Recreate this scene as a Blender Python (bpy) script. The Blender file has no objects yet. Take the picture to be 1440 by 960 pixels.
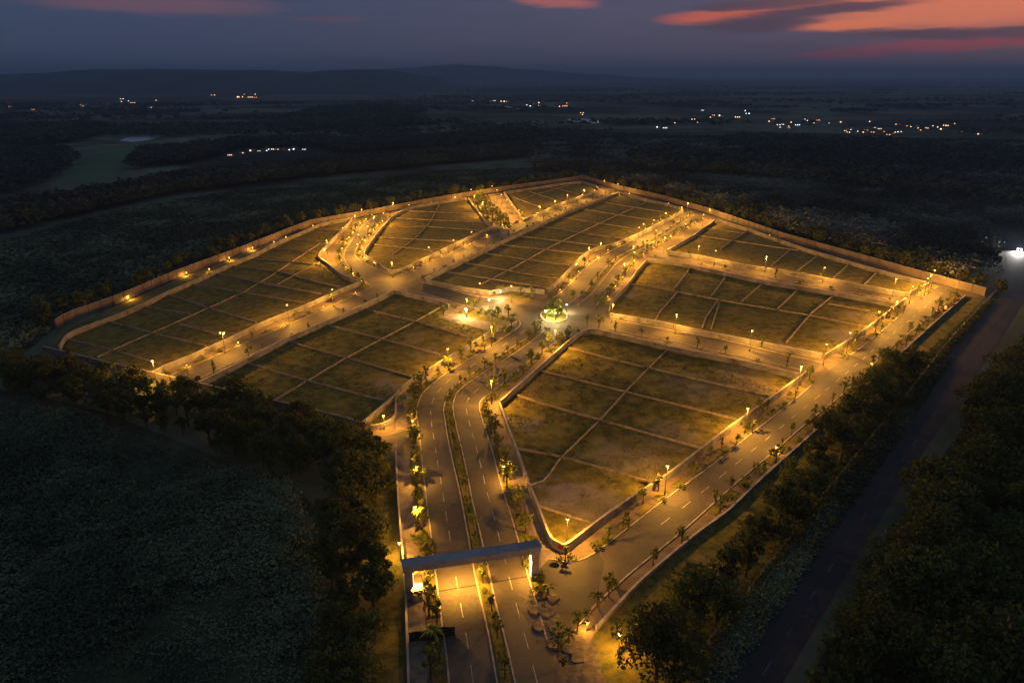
import bpy, math, random
import numpy as np
from mathutils import Vector

random.seed(7)
rng = np.random.default_rng(11)
scn = bpy.context.scene
COL = scn.collection
R = math.radians

# ------------------------------------------------------------------ camera
CAM_H, PITCH, FPX = 75.0, R(21.3), 960.0
cam_d = bpy.data.cameras.new("camera")
cam = bpy.data.objects.new("camera", cam_d)
COL.objects.link(cam)
cam.location = (0, 0, CAM_H)
cam.rotation_euler = (R(90) - PITCH, 0, 0)
cam_d.lens, cam_d.sensor_width = 24.0, 36.0
cam_d.clip_start, cam_d.clip_end = 1.0, 60000.0
scn.camera = cam
scn.view_settings.view_transform = 'Standard'
scn.view_settings.look = 'None'
scn.view_settings.gamma = 1.0
scn.view_settings.exposure = 0.0
scn.cycles.use_denoising = True
scn.cycles.max_bounces = 5
scn.cycles.diffuse_bounces = 3
scn.cycles.glossy_bounces = 2
scn.cycles.volume_bounces = 0
scn.cycles.sample_clamp_indirect = 3.0
scn.cycles.use_light_tree = True

# strengths that set the mood
LAMP_W = 11500.0
AMBER = (1.0, 0.44, 0.050)
HAZE_DENSITY = 0.00015


def P(px, py, z=0.0):
    """survey point of the site plan (read off the 1440x960 photograph) -> metres on the plane z"""
    X, Y = (px - 720.0) / FPX, (480.0 - py) / FPX
    dy = math.cos(PITCH) + Y * math.sin(PITCH)
    dz = -math.sin(PITCH) + Y * math.cos(PITCH)
    t = (CAM_H - z) / -dz
    return Vector((X * t, dy * t, z))


def sky_ae(px, py):
    X, Y = (px - 720.0) / FPX, (480.0 - py) / FPX
    d = Vector((X, math.cos(PITCH) + Y * math.sin(PITCH), -math.sin(PITCH) + Y * math.cos(PITCH))).normalized()
    return math.atan2(d.x, d.y), math.asin(d.z)


# ------------------------------------------------------------------ world
world = bpy.data.worlds.new("World")
scn.world = world
world.use_nodes = True
wt = world.node_tree
wt.nodes.clear()


class NT:
    """tiny helper to wire shader nodes"""
    def __init__(self, tree):
        self.t = tree

    def n(self, kind, **kw):
        nd = self.t.nodes.new(kind)
        for k, v in kw.items():
            setattr(nd, k, v)
        return nd

    def link(self, a, b):
        self.t.links.new(a, b)

    def put(self, sock, v):
        if isinstance(v, bpy.types.NodeSocket):
            self.link(v, sock)
        elif isinstance(v, (tuple, list)) and len(v) == 3 and sock.type == 'RGBA':
            sock.default_value = (*v, 1)
        else:
            sock.default_value = v

    def math(self, op, a, b=0.0, c=None, clamp=False):
        nd = self.n('ShaderNodeMath', operation=op, use_clamp=clamp)
        self.put(nd.inputs[0], a)
        self.put(nd.inputs[1], b)
        if c is not None:
            self.put(nd.inputs[2], c)
        return nd.outputs[0]

    def sstep(self, v, lo, hi):
        nd = self.n('ShaderNodeMapRange', interpolation_type='SMOOTHSTEP')
        self.put(nd.inputs[0], v)
        nd.inputs[1].default_value, nd.inputs[2].default_value = lo, hi
        return nd.outputs[0]

    def mix(self, f, a, b, blend='MIX'):
        nd = self.n('ShaderNodeMix', data_type='RGBA', blend_type=blend)
        self.put(nd.inputs[0], f)
        self.put(nd.inputs[6], a)
        self.put(nd.inputs[7], b)
        return nd.outputs[2]

    def noise(self, vec, scale, detail=4.0, rough=0.55, dist=0.0):
        nd = self.n('ShaderNodeTexNoise')
        if vec is not None:
            self.put(nd.inputs['Vector'], vec)
        nd.inputs['Scale'].default_value = scale
        nd.inputs['Detail'].default_value = detail
        nd.inputs['Roughness'].default_value = rough
        nd.inputs['Distortion'].default_value = dist
        return nd.outputs['Fac']


w = NT(wt)
tc = w.n('ShaderNodeTexCoord').outputs['Generated']
sep = w.n('ShaderNodeSeparateXYZ')
w.link(tc, sep.inputs[0])
az = w.math('ARCTAN2', sep.outputs[0], sep.outputs[1])
el = w.math('ARCSINE', sep.outputs[2])
cmb = w.n('ShaderNodeCombineXYZ')
w.link(w.math('MULTIPLY', az, 5.0), cmb.inputs[0])
w.link(w.math('MULTIPLY', el, 42.0), cmb.inputs[1])
cn = w.math('SUBTRACT', w.noise(cmb.outputs[0], 1.2, 6.0, 0.55), 0.5)
cn2 = w.math('SUBTRACT', w.noise(cmb.outputs[0], 4.3, 5.0, 0.6), 0.5)
azw = w.math('ADD', az, w.math('MULTIPLY', cn, 0.10))
elw = w.math('ADD', el, w.math('ADD', w.math('MULTIPLY', cn, 0.012), w.math('MULTIPLY', cn2, 0.010)))


def streak(px, py, hw, hh, slope=0.0, soft=0.6):
    """a soft lens-shaped break or bank of cloud; centre and half sizes from the sky survey"""
    a0, e0 = sky_ae(px, py)
    a1, _ = sky_ae(px + hw, py)
    _, e1 = sky_ae(px, py - hh)
    da = w.math('DIVIDE', w.math('SUBTRACT', azw, a0), max(abs(a1 - a0), 1e-3))
    ee = w.math('SUBTRACT', elw, e0)
    if slope:
        ee = w.math('SUBTRACT', ee, w.math('MULTIPLY', w.math('SUBTRACT', azw, a0), slope))
    de = w.math('DIVIDE', ee, max(abs(e1 - e0), 1e-4))
    r = w.math('ADD', w.math('MULTIPLY', da, da), w.math('MULTIPLY', de, de))
    return w.sstep(r, 1.0 + soft * 0.5, 1.0 - soft)


# clouded dusk sky: blue in the west, mauve towards the afterglow
side = w.sstep(az, -0.65, 0.65)
up = w.sstep(el, 0.0, 0.11)
low = w.mix(side, (0.050, 0.069, 0.125), (0.105, 0.082, 0.125))
mid = w.mix(side, (0.042, 0.066, 0.138), (0.105, 0.088, 0.148))
high = w.mix(w.sstep(el, 0.1, 0.9), (0.052, 0.076, 0.138), (0.105, 0.142, 0.190))
base = w.mix(up, low, mid)
base = w.mix(w.sstep(el, 0.10, 0.35), base, high)
base = w.mix(w.math('MULTIPLY', w.sstep(w.math('ADD', cn, w.math('MULTIPLY', cn2, 0.4)), -0.06, 0.2), 0.45), base,
             w.mix(side, (0.045, 0.066, 0.140), (0.066, 0.060, 0.108)))
# breaks in the cloud
for args, colr, amt in (
        ((1330, 2, 330, 50, 0.0, 0.8), (0.76, 0.205, 0.115), 1.0),
        ((1030, 22, 110, 11, 0.03, 1.0), (0.62, 0.125, 0.075), 0.95),
        ((1190, 36, 90, 9, 0.05, 1.0), (0.82, 0.21, 0.10), 1.0),
        ((785, 3, 62, 11, -0.03, 0.9), (0.45, 0.125, 0.115), 0.85),
        ((220, 6, 190, 17, 0.0, 0.9), (0.165, 0.088, 0.130), 0.85),
        ((470, 26, 60, 5, 0.0, 0.9), (0.12, 0.07, 0.11), 0.6),
        ((1350, 62, 210, 11, 0.04, 0.9), (0.30, 0.058, 0.085), 0.9),
        ((1190, 76, 80, 8, 0.0, 0.9), (0.24, 0.055, 0.085), 0.7)):
    m = w.math('MULTIPLY', w.math('POWER', streak(*args), 1.3), amt)
    base = w.mix(m, base, colr)
# banks of cloud drifting in front of the breaks
for args, colr, amt in (
        ((1150, 16, 160, 10, 0.06, 0.9), (0.080, 0.052, 0.085), 0.95),
        ((1080, 6, 130, 8, 0.02, 0.7), (0.10, 0.055, 0.085), 0.85),
        ((1060, 36, 85, 13, 0.02, 0.95), (0.075, 0.052, 0.088), 0.95),
        ((1330, 47, 220, 9, -0.01, 0.9), (0.075, 0.050, 0.085), 0.95)):
    m = w.math('MULTIPLY', w.math('POWER', streak(*args), 1.3), amt)
    base = w.mix(m, base, colr)
nish = w.n('ShaderNodeTexSky', sky_type='NISHITA', sun_disc=False)
nish.sun_elevation = R(1.0)
nish.sun_rotation = R(48)
nish.altitude = 100
addm = w.n('ShaderNodeMix', data_type='RGBA', blend_type='ADD')
addm.inputs[0].default_value = 0.006
w.link(base, addm.inputs[6])
w.link(nish.outputs[0], addm.inputs[7])
bg = w.n('ShaderNodeBackground')
bg.inputs[1].default_value = 1.0
w.link(addm.outputs[2], bg.inputs[0])
wo = w.n('ShaderNodeOutputWorld')
w.link(bg.outputs[0], wo.inputs[0])

# last of the afterglow: broad and very weak
sd = bpy.data.lights.new("sun", 'SUN')
sd.energy, sd.angle, sd.color = 0.03, R(20), (1.0, 0.55, 0.45)
so = bpy.data.objects.new("sun", sd)
COL.objects.link(so)
so.rotation_euler = (R(83), 0, R(-48 + 180))


# ------------------------------------------------------------------ materials
def material(name, c1, c2, scale=1.0, rough=0.85, c3=None, s3=0.1, lo=0.35, hi=0.65, bump=0.0, bscale=None,
             spec=0.3, lo3=0.5, hi3=0.7, vary=0.0, trans=0.0, detail=5.0):
    m = bpy.data.materials.new(name)
    m.use_nodes = True
    t = NT(m.node_tree)
    m.node_tree.nodes.clear()
    co = t.n('ShaderNodeTexCoord').outputs['Object']
    f = t.sstep(t.noise(co, scale, detail), lo, hi)
    col = t.mix(f, c1, c2)
    if c3:
        col = t.mix(t.sstep(t.noise(co, s3, 6.0, 0.6, 0.6), lo3, hi3), col, c3)
    if vary:
        rnd = t.n('ShaderNodeObjectInfo').outputs['Random']
        hs = t.n('ShaderNodeHueSaturation')
        t.link(t.math('ADD', 1.0 - vary, t.math('MULTIPLY', rnd, 2 * vary)), hs.inputs['Value'])
        t.link(t.math('ADD', 0.485, t.math('MULTIPLY', rnd, 0.03)), hs.inputs['Hue'])
        t.link(col, hs.inputs['Color'])
        col = hs.outputs['Color']
    b = t.n('ShaderNodeBsdfPrincipled')
    t.link(col, b.inputs['Base Color'])
    b.inputs['Roughness'].default_value = rough
    b.inputs['Specular IOR Level'].default_value = spec
    out = t.n('ShaderNodeOutputMaterial')
    if bump:
        bp = t.n('ShaderNodeBump')
        bp.inputs['Strength'].default_value = bump
        bp.inputs['Distance'].default_value = 0.15
        t.link(t.noise(co, bscale or scale * 4, 4.0), bp.inputs['Height'])
        t.link(bp.outputs[0], b.inputs['Normal'])
    if trans:
        tr = t.n('ShaderNodeBsdfTranslucent')
        t.link(col, tr.inputs[0])
        mx = t.n('ShaderNodeMixShader')
        mx.inputs[0].default_value = trans
        t.link(b.outputs[0], mx.inputs[1])
        t.link(tr.outputs[0], mx.inputs[2])
        t.link(mx.outputs[0], out.inputs[0])
    else:
        t.link(b.outputs[0], out.inputs[0])
    return m


def glow(name, c, s):
    m = bpy.data.materials.new(name)
    m.use_nodes = True
    b = m.node_tree.nodes['Principled BSDF']
    b.inputs['Base Color'].default_value = (*c, 1)
    b.inputs['Emission Color'].default_value = (*c, 1)
    b.inputs['Emission Strength'].default_value = s
    m.cycles.emission_sampling = 'NONE'
    return m


M = {}
M['lawn'] = material('lawn', (0.085, 0.078, 0.009), (0.185, 0.145, 0.023), 0.35, 0.95, (0.21, 0.15, 0.050), 0.05,
                     bump=1.0, bscale=1.6, lo3=0.54, hi3=0.74, detail=9.0)
M['strip'] = material('strip_grass', (0.050, 0.058, 0.008), (0.14, 0.12, 0.020), 0.6, 0.95, (0.19, 0.14, 0.04), 0.12,
                      bump=0.8, bscale=3)
M['asphalt'] = material('asphalt', (0.058, 0.049, 0.041), (0.088, 0.074, 0.060), 0.10, 0.75, (0.10, 0.088, 0.076), 0.045,
                        bump=0.15, bscale=14, spec=0.35)
at_ = NT(M['asphalt'].node_tree)
pb_ = [n_ for n_ in M['asphalt'].node_tree.nodes if n_.type == 'BSDF_PRINCIPLED'][0]
src_ = pb_.inputs['Base Color'].links[0].from_socket
aco = at_.n('ShaderNodeTexCoord').outputs['Object']
vo = at_.n('ShaderNodeTexVoronoi')
vo.inputs['Scale'].default_value = 0.11
at_.link(aco, vo.inputs['Vector'])
sc_ = at_.n('ShaderNodeSeparateColor')
at_.link(vo.outputs['Color'], sc_.inputs[0])
patch = at_.mix(at_.math('MULTIPLY', at_.sstep(sc_.outputs[0], 0.72, 0.75), 0.5), src_, (0.030, 0.027, 0.025))
fine = at_.sstep(at_.noise(aco, 1.3, 8.0, 0.7), 0.42, 0.62)
at_.link(at_.mix(at_.math('MULTIPLY', fine, 0.35), patch, (0.10, 0.085, 0.072)), pb_.inputs['Base Color'])
M['unlit_asphalt'] = material('unlit_asphalt', (0.034, 0.030, 0.029), (0.050, 0.045, 0.041), 0.2, 0.7, spec=0.35)  # same asphalt toned darker, the lack of lamplight put into its colour
M['tarmac'] = material('tarmac', (0.020, 0.018, 0.024), (0.030, 0.027, 0.034), 0.15, 0.8, (0.045, 0.033, 0.038), 0.03, spec=0.4)
M['pavers'] = material('pavers', (0.115, 0.085, 0.063), (0.175, 0.130, 0.098), 0.35, 0.85, (0.075, 0.055, 0.040), 0.12, bump=0.2, bscale=6)
M['concrete'] = material('concrete', (0.16, 0.130, 0.105), (0.25, 0.205, 0.165), 0.6, 0.85, (0.11, 0.088, 0.07), 0.2, bump=0.2)
M['kerb'] = material('kerb_stone', (0.28, 0.245, 0.20), (0.42, 0.37, 0.30), 0.8, 0.8, (0.22, 0.19, 0.15), 0.3)
M['render'] = material('wall_render', (0.155, 0.145, 0.138), (0.27, 0.255, 0.245), 0.25, 0.85, (0.10, 0.09, 0.08), 0.18)
M['coping'] = material('wall_coping', (0.25, 0.23, 0.21), (0.40, 0.37, 0.335), 0.4, 0.8, (0.30, 0.27, 0.23), 0.25)
M['panel'] = material('precast_panel', (0.125, 0.100, 0.088), (0.20, 0.160, 0.138), 0.10, 0.9, (0.12, 0.10, 0.085), 0.22)
M['stone'] = material('rubble_stone', (0.22, 0.175, 0.125), (0.34, 0.275, 0.20), 0.9, 0.9, (0.10, 0.08, 0.055), 0.25, bump=0.4)
M['paint'] = material('road_paint', (0.32, 0.30, 0.26), (0.48, 0.45, 0.39), 0.7, 0.7, (0.10, 0.09, 0.08), 0.25)
M['old_paint'] = material('faded_paint', (0.06, 0.058, 0.06), (0.13, 0.125, 0.13), 0.3, 0.7, (0.05, 0.048, 0.05), 0.08)
M['metal'] = material('dark_metal', (0.035, 0.033, 0.03), (0.055, 0.05, 0.045), 3.0, 0.5, spec=0.5)
M['galv'] = material('galvanised_metal', (0.18, 0.17, 0.16), (0.28, 0.27, 0.26), 3.0, 0.5, spec=0.5)
M['gate'] = material('gateway_cladding', (0.26, 0.24, 0.26), (0.34, 0.31, 0.33), 0.6, 0.7, (0.20, 0.18, 0.19), 0.25)
M['bark'] = material('bark', (0.050, 0.036, 0.024), (0.10, 0.075, 0.05), 3.0, 0.9)
M['leaf'] = material('dark_leaves', (0.036, 0.052, 0.011), (0.110, 0.120, 0.024), 0.7, 0.75, vary=0.25, trans=0.25, spec=0.25)
M['leaf_light'] = material('young_leaves', (0.060, 0.085, 0.012), (0.150, 0.165, 0.026), 1.2, 0.75, vary=0.3, trans=0.25, spec=0.25)
M['leaf_red'] = material('red_leaves', (0.11, 0.03, 0.012), (0.16, 0.05, 0.02), 1.2, 0.75, vary=0.2, trans=0.2)
M['wood'] = material('woodland_leaves', (0.030, 0.038, 0.024), (0.20, 0.215, 0.165), 0.022, 0.9, (0.024, 0.030, 0.021), 0.005, lo=0.42, hi=0.62, lo3=0.45, hi3=0.6)
M['wood_dark'] = material('dark_woodland_leaves', (0.026, 0.035, 0.020), (0.060, 0.072, 0.042), 0.04, 0.9)
M['scrub'] = material('scrub_leaves', (0.045, 0.070, 0.040), (0.150, 0.190, 0.110), 0.035, 0.9, (0.032, 0.046, 0.030), 0.018, lo=0.4, hi=0.65, lo3=0.45, hi3=0.62)
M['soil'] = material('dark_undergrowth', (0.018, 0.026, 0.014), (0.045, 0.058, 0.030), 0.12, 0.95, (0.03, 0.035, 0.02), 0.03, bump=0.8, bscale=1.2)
M['rock'] = material('broken_concrete', (0.075, 0.062, 0.052), (0.15, 0.125, 0.105), 0.8, 0.9, (0.055, 0.046, 0.038), 0.5, bump=0.5)
M['red'] = material('red_paint', (0.30, 0.02, 0.015), (0.34, 0.03, 0.02), 2.0, 0.5)
M['tarp'] = material('dark_hoarding_sheet', (0.02, 0.019, 0.02), (0.04, 0.036, 0.036), 1.0, 0.7)
M['house'] = material('house_plaster', (0.28, 0.26, 0.24), (0.42, 0.38, 0.34), 0.2, 0.9, vary=0.3)
M['roof'] = material('house_roof', (0.10, 0.06, 0.05), (0.16, 0.10, 0.08), 0.3, 0.9, vary=0.3)
M['car'] = material('car_paint', (0.20, 0.20, 0.21), (0.22, 0.22, 0.23), 1.0, 0.3, spec=0.5)
M['glass'] = material('dark_glass', (0.01, 0.01, 0.012), (0.015, 0.015, 0.018), 1.0, 0.1, spec=0.6)
M['tyre'] = material('tyre_rubber', (0.015, 0.015, 0.015), (0.025, 0.025, 0.025), 1.0, 0.9)
M['lamp'] = glow('sodium_lamp_glow', (1.0, 0.52, 0.13), 3.0)
M['lamp_white'] = glow('warm_white_lamp_glow', (1.0, 0.86, 0.52), 5.0)
M['strip_light'] = glow('gate_strip_glow', (1.0, 0.66, 0.24), 6.0)
M['head'] = glow('headlight_glow', (1.0, 0.95, 0.88), 30.0)
M['win_warm'] = glow('lit_window_warm', (1.0, 0.62, 0.30), 5.0)
M['win_white'] = glow('lit_window_white', (0.85, 0.92, 1.0), 4.0)
M['win_red'] = glow('lit_window_orange', (1.0, 0.40, 0.14), 4.0)

# bare dirt worn into the plots, plus lamp pools painted left of the boulevard (fixed places, ragged outline)
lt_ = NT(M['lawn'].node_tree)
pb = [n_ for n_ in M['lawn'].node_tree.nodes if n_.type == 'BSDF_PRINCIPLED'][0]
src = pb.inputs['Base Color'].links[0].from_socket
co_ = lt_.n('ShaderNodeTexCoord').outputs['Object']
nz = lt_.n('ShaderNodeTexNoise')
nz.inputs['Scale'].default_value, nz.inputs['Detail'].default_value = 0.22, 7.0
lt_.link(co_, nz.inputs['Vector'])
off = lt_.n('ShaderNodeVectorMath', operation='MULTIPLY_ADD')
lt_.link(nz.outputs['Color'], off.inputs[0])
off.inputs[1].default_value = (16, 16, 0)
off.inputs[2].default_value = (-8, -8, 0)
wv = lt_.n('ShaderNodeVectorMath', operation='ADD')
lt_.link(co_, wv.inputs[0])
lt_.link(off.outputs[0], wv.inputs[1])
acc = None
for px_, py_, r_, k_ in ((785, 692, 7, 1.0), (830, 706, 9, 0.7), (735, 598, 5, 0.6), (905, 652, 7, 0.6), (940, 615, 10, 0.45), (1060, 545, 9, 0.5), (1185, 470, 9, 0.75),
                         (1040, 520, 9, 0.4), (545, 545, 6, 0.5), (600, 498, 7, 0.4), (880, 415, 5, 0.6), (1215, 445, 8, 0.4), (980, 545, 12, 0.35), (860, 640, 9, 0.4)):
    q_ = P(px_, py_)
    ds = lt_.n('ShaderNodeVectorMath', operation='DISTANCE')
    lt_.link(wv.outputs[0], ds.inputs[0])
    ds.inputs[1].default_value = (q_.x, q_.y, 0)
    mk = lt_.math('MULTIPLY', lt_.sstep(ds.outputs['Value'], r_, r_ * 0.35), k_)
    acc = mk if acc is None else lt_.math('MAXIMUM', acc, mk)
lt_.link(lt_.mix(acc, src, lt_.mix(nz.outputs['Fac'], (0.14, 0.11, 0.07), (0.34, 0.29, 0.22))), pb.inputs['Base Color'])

# the wide land: fields, tracks, wooded patches
gm = bpy.data.materials.new('open_land')
gm.use_nodes = True
g = NT(gm.node_tree)
gm.node_tree.nodes.clear()
co = g.n('ShaderNodeTexCoord').outputs['Object']
mp = g.n('ShaderNodeMapping')
mp.inputs['Scale'].default_value = (0.6, 1.0, 1.0)
g.link(co, mp.inputs[0])
vor = g.n('ShaderNodeTexVoronoi')
vor.inputs['Scale'].default_value = 0.0045
g.link(mp.outputs[0], vor.inputs['Vector'])
vsep = g.n('ShaderNodeSeparateColor')
g.link(vor.outputs['Color'], vsep.inputs[0])
c = g.mix(g.sstep(g.noise(co, 0.004, 6.0, 0.6), 0.35, 0.65), (0.040, 0.058, 0.036), (0.17, 0.19, 0.13))
c = g.mix(g.math('MULTIPLY', vsep.outputs[0], 0.5), c, (0.12, 0.12, 0.085))
c = g.mix(g.sstep(g.noise(mp.outputs[0], 0.0028, 8.0, 0.66, 0.8), 0.49, 0.56), c, (0.016, 0.020, 0.016))
c = g.mix(g.math('MULTIPLY', g.sstep(g.noise(co, 0.05, 5.0), 0.4, 0.7), 0.5), c, (0.03, 0.04, 0.02))
gb = g.n('ShaderNodeBsdfPrincipled')
g.link(c, gb.inputs['Base Color'])
gb.inputs['Roughness'].default_value = 0.95
gb.inputs['Specular IOR Level'].default_value = 0.1
go = g.n('ShaderNodeOutputMaterial')
g.link(gb.outputs[0], go.inputs[0])
M['land'] = gm
M['field'] = material('green_field', (0.055, 0.10, 0.040), (0.075, 0.13, 0.055), 0.02, 0.95, (0.05, 0.08, 0.035), 0.01)
M['hill'] = material('wooded_hill', (0.020, 0.026, 0.022), (0.045, 0.050, 0.042), 0.006, 0.95, (0.06, 0.062, 0.05), 0.003)
wm = bpy.data.materials.new('still_water')
wm.use_nodes = True
wb = wm.node_tree.nodes['Principled BSDF']
wb.inputs['Base Color'].default_value = (0.45, 0.45, 0.50, 1)
wb.inputs['Roughness'].default_value = 0.35
M['water'] = wm

# ------------------------------------------------------------------ mesh helpers


class MB:
    def __init__(self):
        self.v, self.f = [], []

    def add(self, vs, fs):
        o = len(self.v)
        self.v += [tuple(x) for x in vs]
        self.f += [tuple(i + o for i in f) for f in fs]
        return self

    def box(self, c, s, rz=0.0, taper=1.0):
        cx, cy, cz = c
        hx, hy, hz = s[0] / 2, s[1] / 2, s[2] / 2
        ca, sa = math.cos(rz), math.sin(rz)
        vs = []
        for dz, k in ((-hz, 1.0), (hz, taper)):
            for dx, dy in ((-hx, -hy), (hx, -hy), (hx, hy), (-hx, hy)):
                x, y = dx * k, dy * k
                vs.append((cx + x * ca - y * sa, cy + x * sa + y * ca, cz + dz))
        return self.add(vs, [(3, 2, 1, 0), (4, 5, 6, 7), (0, 1, 5, 4), (1, 2, 6, 5), (2, 3, 7, 6), (3, 0, 4, 7)])

    def tube(self, pts, rad, n=8, cap=True):
        pts = [Vector(p) for p in pts]
        if not isinstance(rad, (list, tuple)):
            rad = [rad] * len(pts)
        vs, fs = [], []
        for i, p in enumerate(pts):
            d = (pts[min(i + 1, len(pts) - 1)] - pts[max(i - 1, 0)]).normalized()
            a = d.cross(Vector((0, 0, 1)))
            a = a.normalized() if a.length > 0.01 else Vector((1, 0, 0))
            b = d.cross(a)
            for k in range(n):
                t = 2 * math.pi * k / n
                vs.append(p + (a * math.cos(t) + b * math.sin(t)) * rad[i])
        for i in range(len(pts) - 1):
            for k in range(n):
                fs.append((i * n + k, i * n + (k + 1) % n, (i + 1) * n + (k + 1) % n, (i + 1) * n + k))
        if cap:
            fs.append(tuple(reversed(range(n))))
            fs.append(tuple(range((len(pts) - 1) * n, len(pts) * n)))
        return self.add(vs, fs)

    def lathe(self, prof, n=12, c=(0, 0, 0)):
        vs, fs = [], []
        for r, z in prof:
            for k in range(n):
                t = 2 * math.pi * k / n
                vs.append((c[0] + r * math.cos(t), c[1] + r * math.sin(t), c[2] + z))
        m = len(prof)
        for i in range(m - 1):
            for k in range(n):
                fs.append((i * n + k, i * n + (k + 1) % n, (i + 1) * n + (k + 1) % n, (i + 1) * n + k))
        fs.append(tuple(reversed(range(n))))
        fs.append(tuple(range((m - 1) * n, m * n)))
        return self.add(vs, fs)

    def mesh(self, name, mat, smooth=False):
        me = bpy.data.meshes.new(name)
        me.from_pydata(self.v, [], self.f)
        me.update()
        if mat is not None:
            me.materials.append(mat)
        if smooth:
            me.polygons.foreach_set('use_smooth', [True] * len(me.polygons))
        return me

    def obj(self, name, mat, parent=None, loc=None, smooth=False):
        return link(name, self.mesh(name, mat, smooth), parent, loc)


def link(name, data, parent=None, loc=None):
    o = bpy.data.objects.new(name, data)
    COL.objects.link(o)
    if parent is not None:
        o.parent = parent
    if loc is not None:
        o.location = loc
    return o


def tag(o, label, cat, group=None):
    o['label'], o['category'] = label, cat
    if group:
        o['group'] = group
    return o


def thing(name, label, cat, loc=(0, 0, 0), rz=0.0, group=None):
    o = bpy.data.objects.new(name, None)
    COL.objects.link(o)
    o.empty_display_size = 0.3
    o.location, o.rotation_euler = loc, (0, 0, rz)
    return tag(o, label, cat, group)


def struct(o, kind='structure'):
    o['kind'] = kind
    return o


def copy_thing(src, loc, rz, scale=1.0, label=None, group=None):
    r = src.copy()
    COL.objects.link(r)
    r.location, r.rotation_euler, r.scale = loc, (0, 0, rz), (scale,) * 3
    if label:
        r['label'] = label
    if group:
        r['group'] = group
    for ch in list(src.children):
        k = ch.copy()
        COL.objects.link(k)
        k.parent = r
        for gch in list(ch.children):
            d = gch.copy()
            COL.objects.link(d)
            d.parent = k
    return r


ORD = ["first", "second", "third", "fourth", "fifth", "sixth", "seventh", "eighth", "ninth", "tenth", "eleventh", "twelfth",
       "thirteenth", "fourteenth", "fifteenth", "sixteenth", "seventeenth", "eighteenth", "nineteenth", "twentieth"]
TENS = {2: "twenty", 3: "thirty", 4: "forty", 5: "fifty", 6: "sixty", 7: "seventy"}


def ordw(i):
    if i < 20:
        return ORD[i]
    q, r = divmod(i + 1, 10)
    return {2: "twentieth", 3: "thirtieth", 4: "fortieth", 5: "fiftieth", 6: "sixtieth", 7: "seventieth"}[q] if r == 0 else TENS[q] + "-" + ORD[r - 1]


def G(pts, z=0.0):
    return [P(x, y, z) for x, y in pts]


def flat(pts):
    return [Vector((p.x, p.y, 0)) for p in pts]


def length(pts):
    return sum((b - a).length for a, b in zip(pts, pts[1:]))


def resample(pts, n):
    tot, out, seg, acc = length(pts), [], 0, 0.0
    for i in range(n):
        t = tot * i / (n - 1)
        while seg < len(pts) - 2 and acc + (pts[seg + 1] - pts[seg]).length < t:
            acc += (pts[seg + 1] - pts[seg]).length
            seg += 1
        L = max((pts[seg + 1] - pts[seg]).length, 1e-6)
        out.append(pts[seg].lerp(pts[seg + 1], min(max((t - acc) / L, 0), 1)))
    return out


def smooth_line(pts, step=3.0):
    """Catmull-Rom through the survey points"""
    out = []
    q = [pts[0]] + list(pts) + [pts[-1]]
    for i in range(1, len(q) - 2):
        a, b, c_, d = q[i - 1], q[i], q[i + 1], q[i + 2]
        n = max(2, int((c_ - b).length / step))
        for k in range(n):
            t = k / n
            out.append(0.5 * ((2 * b) + (c_ - a) * t + (2 * a - 5 * b + 4 * c_ - d) * t * t + (3 * b - a - 3 * c_ + d) * t ** 3))
    out.append(pts[-1])
    return out


def offset(pts, d):
    """polyline moved sideways; positive = to its right"""
    out = []
    for i, p in enumerate(pts):
        a = pts[max(i - 1, 0)]
        b = pts[min(i + 1, len(pts) - 1)]
        t = (b - a)
        t.z = 0
        t.normalize()
        nrm = Vector((t.y, -t.x, 0))
        k = 1.0
        if 0 < i < len(pts) - 1:
            u = (p - a)
            u.z = 0
            u.normalize()
            k = 1.0 / max(0.5, abs(u.dot(t)))
        out.append(p + nrm * d * k)
    return out


def prism(mb, pts, wd, z0, z1, wob=0.0):
    """one connected bar with mitred corners along a polyline"""
    L, Rr = offset(pts, -wd / 2), offset(pts, wd / 2)
    n = len(pts)
    vs, fs = [], []
    for i in range(n):
        j = random.uniform(-wob, wob) if wob else 0.0
        for q, z in ((L[i], z0), (Rr[i], z0), (Rr[i], z1 + j), (L[i], z1 + j)):
            vs.append((q.x, q.y, z))
    for i in range(n - 1):
        a, b = i * 4, i * 4 + 4
        fs += [(a + 1, b + 1, b + 2, a + 2), (a + 2, b + 2, b + 3, a + 3), (a + 3, b + 3, b, a), (a, b, b + 1, a + 1)]
    fs += [(0, 1, 2, 3), (n * 4 - 1, n * 4 - 2, n * 4 - 3, n * 4 - 4)]
    return mb.add(vs, fs)


def band(name, L, Rr, z, mat, n=40):
    a, b = resample(L, n), resample(Rr, n)
    vs = [(p.x, p.y, z) for p in a] + [(p.x, p.y, z) for p in b]
    fs = [(i, n + i, n + i + 1, i + 1) for i in range(n - 1)]
    mb = MB().add(vs, fs)
    me = mb.mesh(name, mat)
    fixup(me)
    return struct(link(name, me))


def fixup(me):
    if len(me.polygons) and sum(p.normal.z * p.area for p in me.polygons) < 0:
        me.flip_normals()


def sheet(name, pts, z, mat, kind='structure'):
    me = MB().add([(p.x, p.y, z) for p in pts], [tuple(range(len(pts)))]).mesh(name, mat)
    fixup(me)
    return struct(link(name, me), kind)


def inside(poly, x, y):
    c_ = False
    j = len(poly) - 1
    for i in range(len(poly)):
        a, b = poly[i], poly[j]
        if (a.y > y) != (b.y > y) and x < (b.x - a.x) * (y - a.y) / (b.y - a.y) + a.x:
            c_ = not c_
        j = i
    return c_


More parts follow.
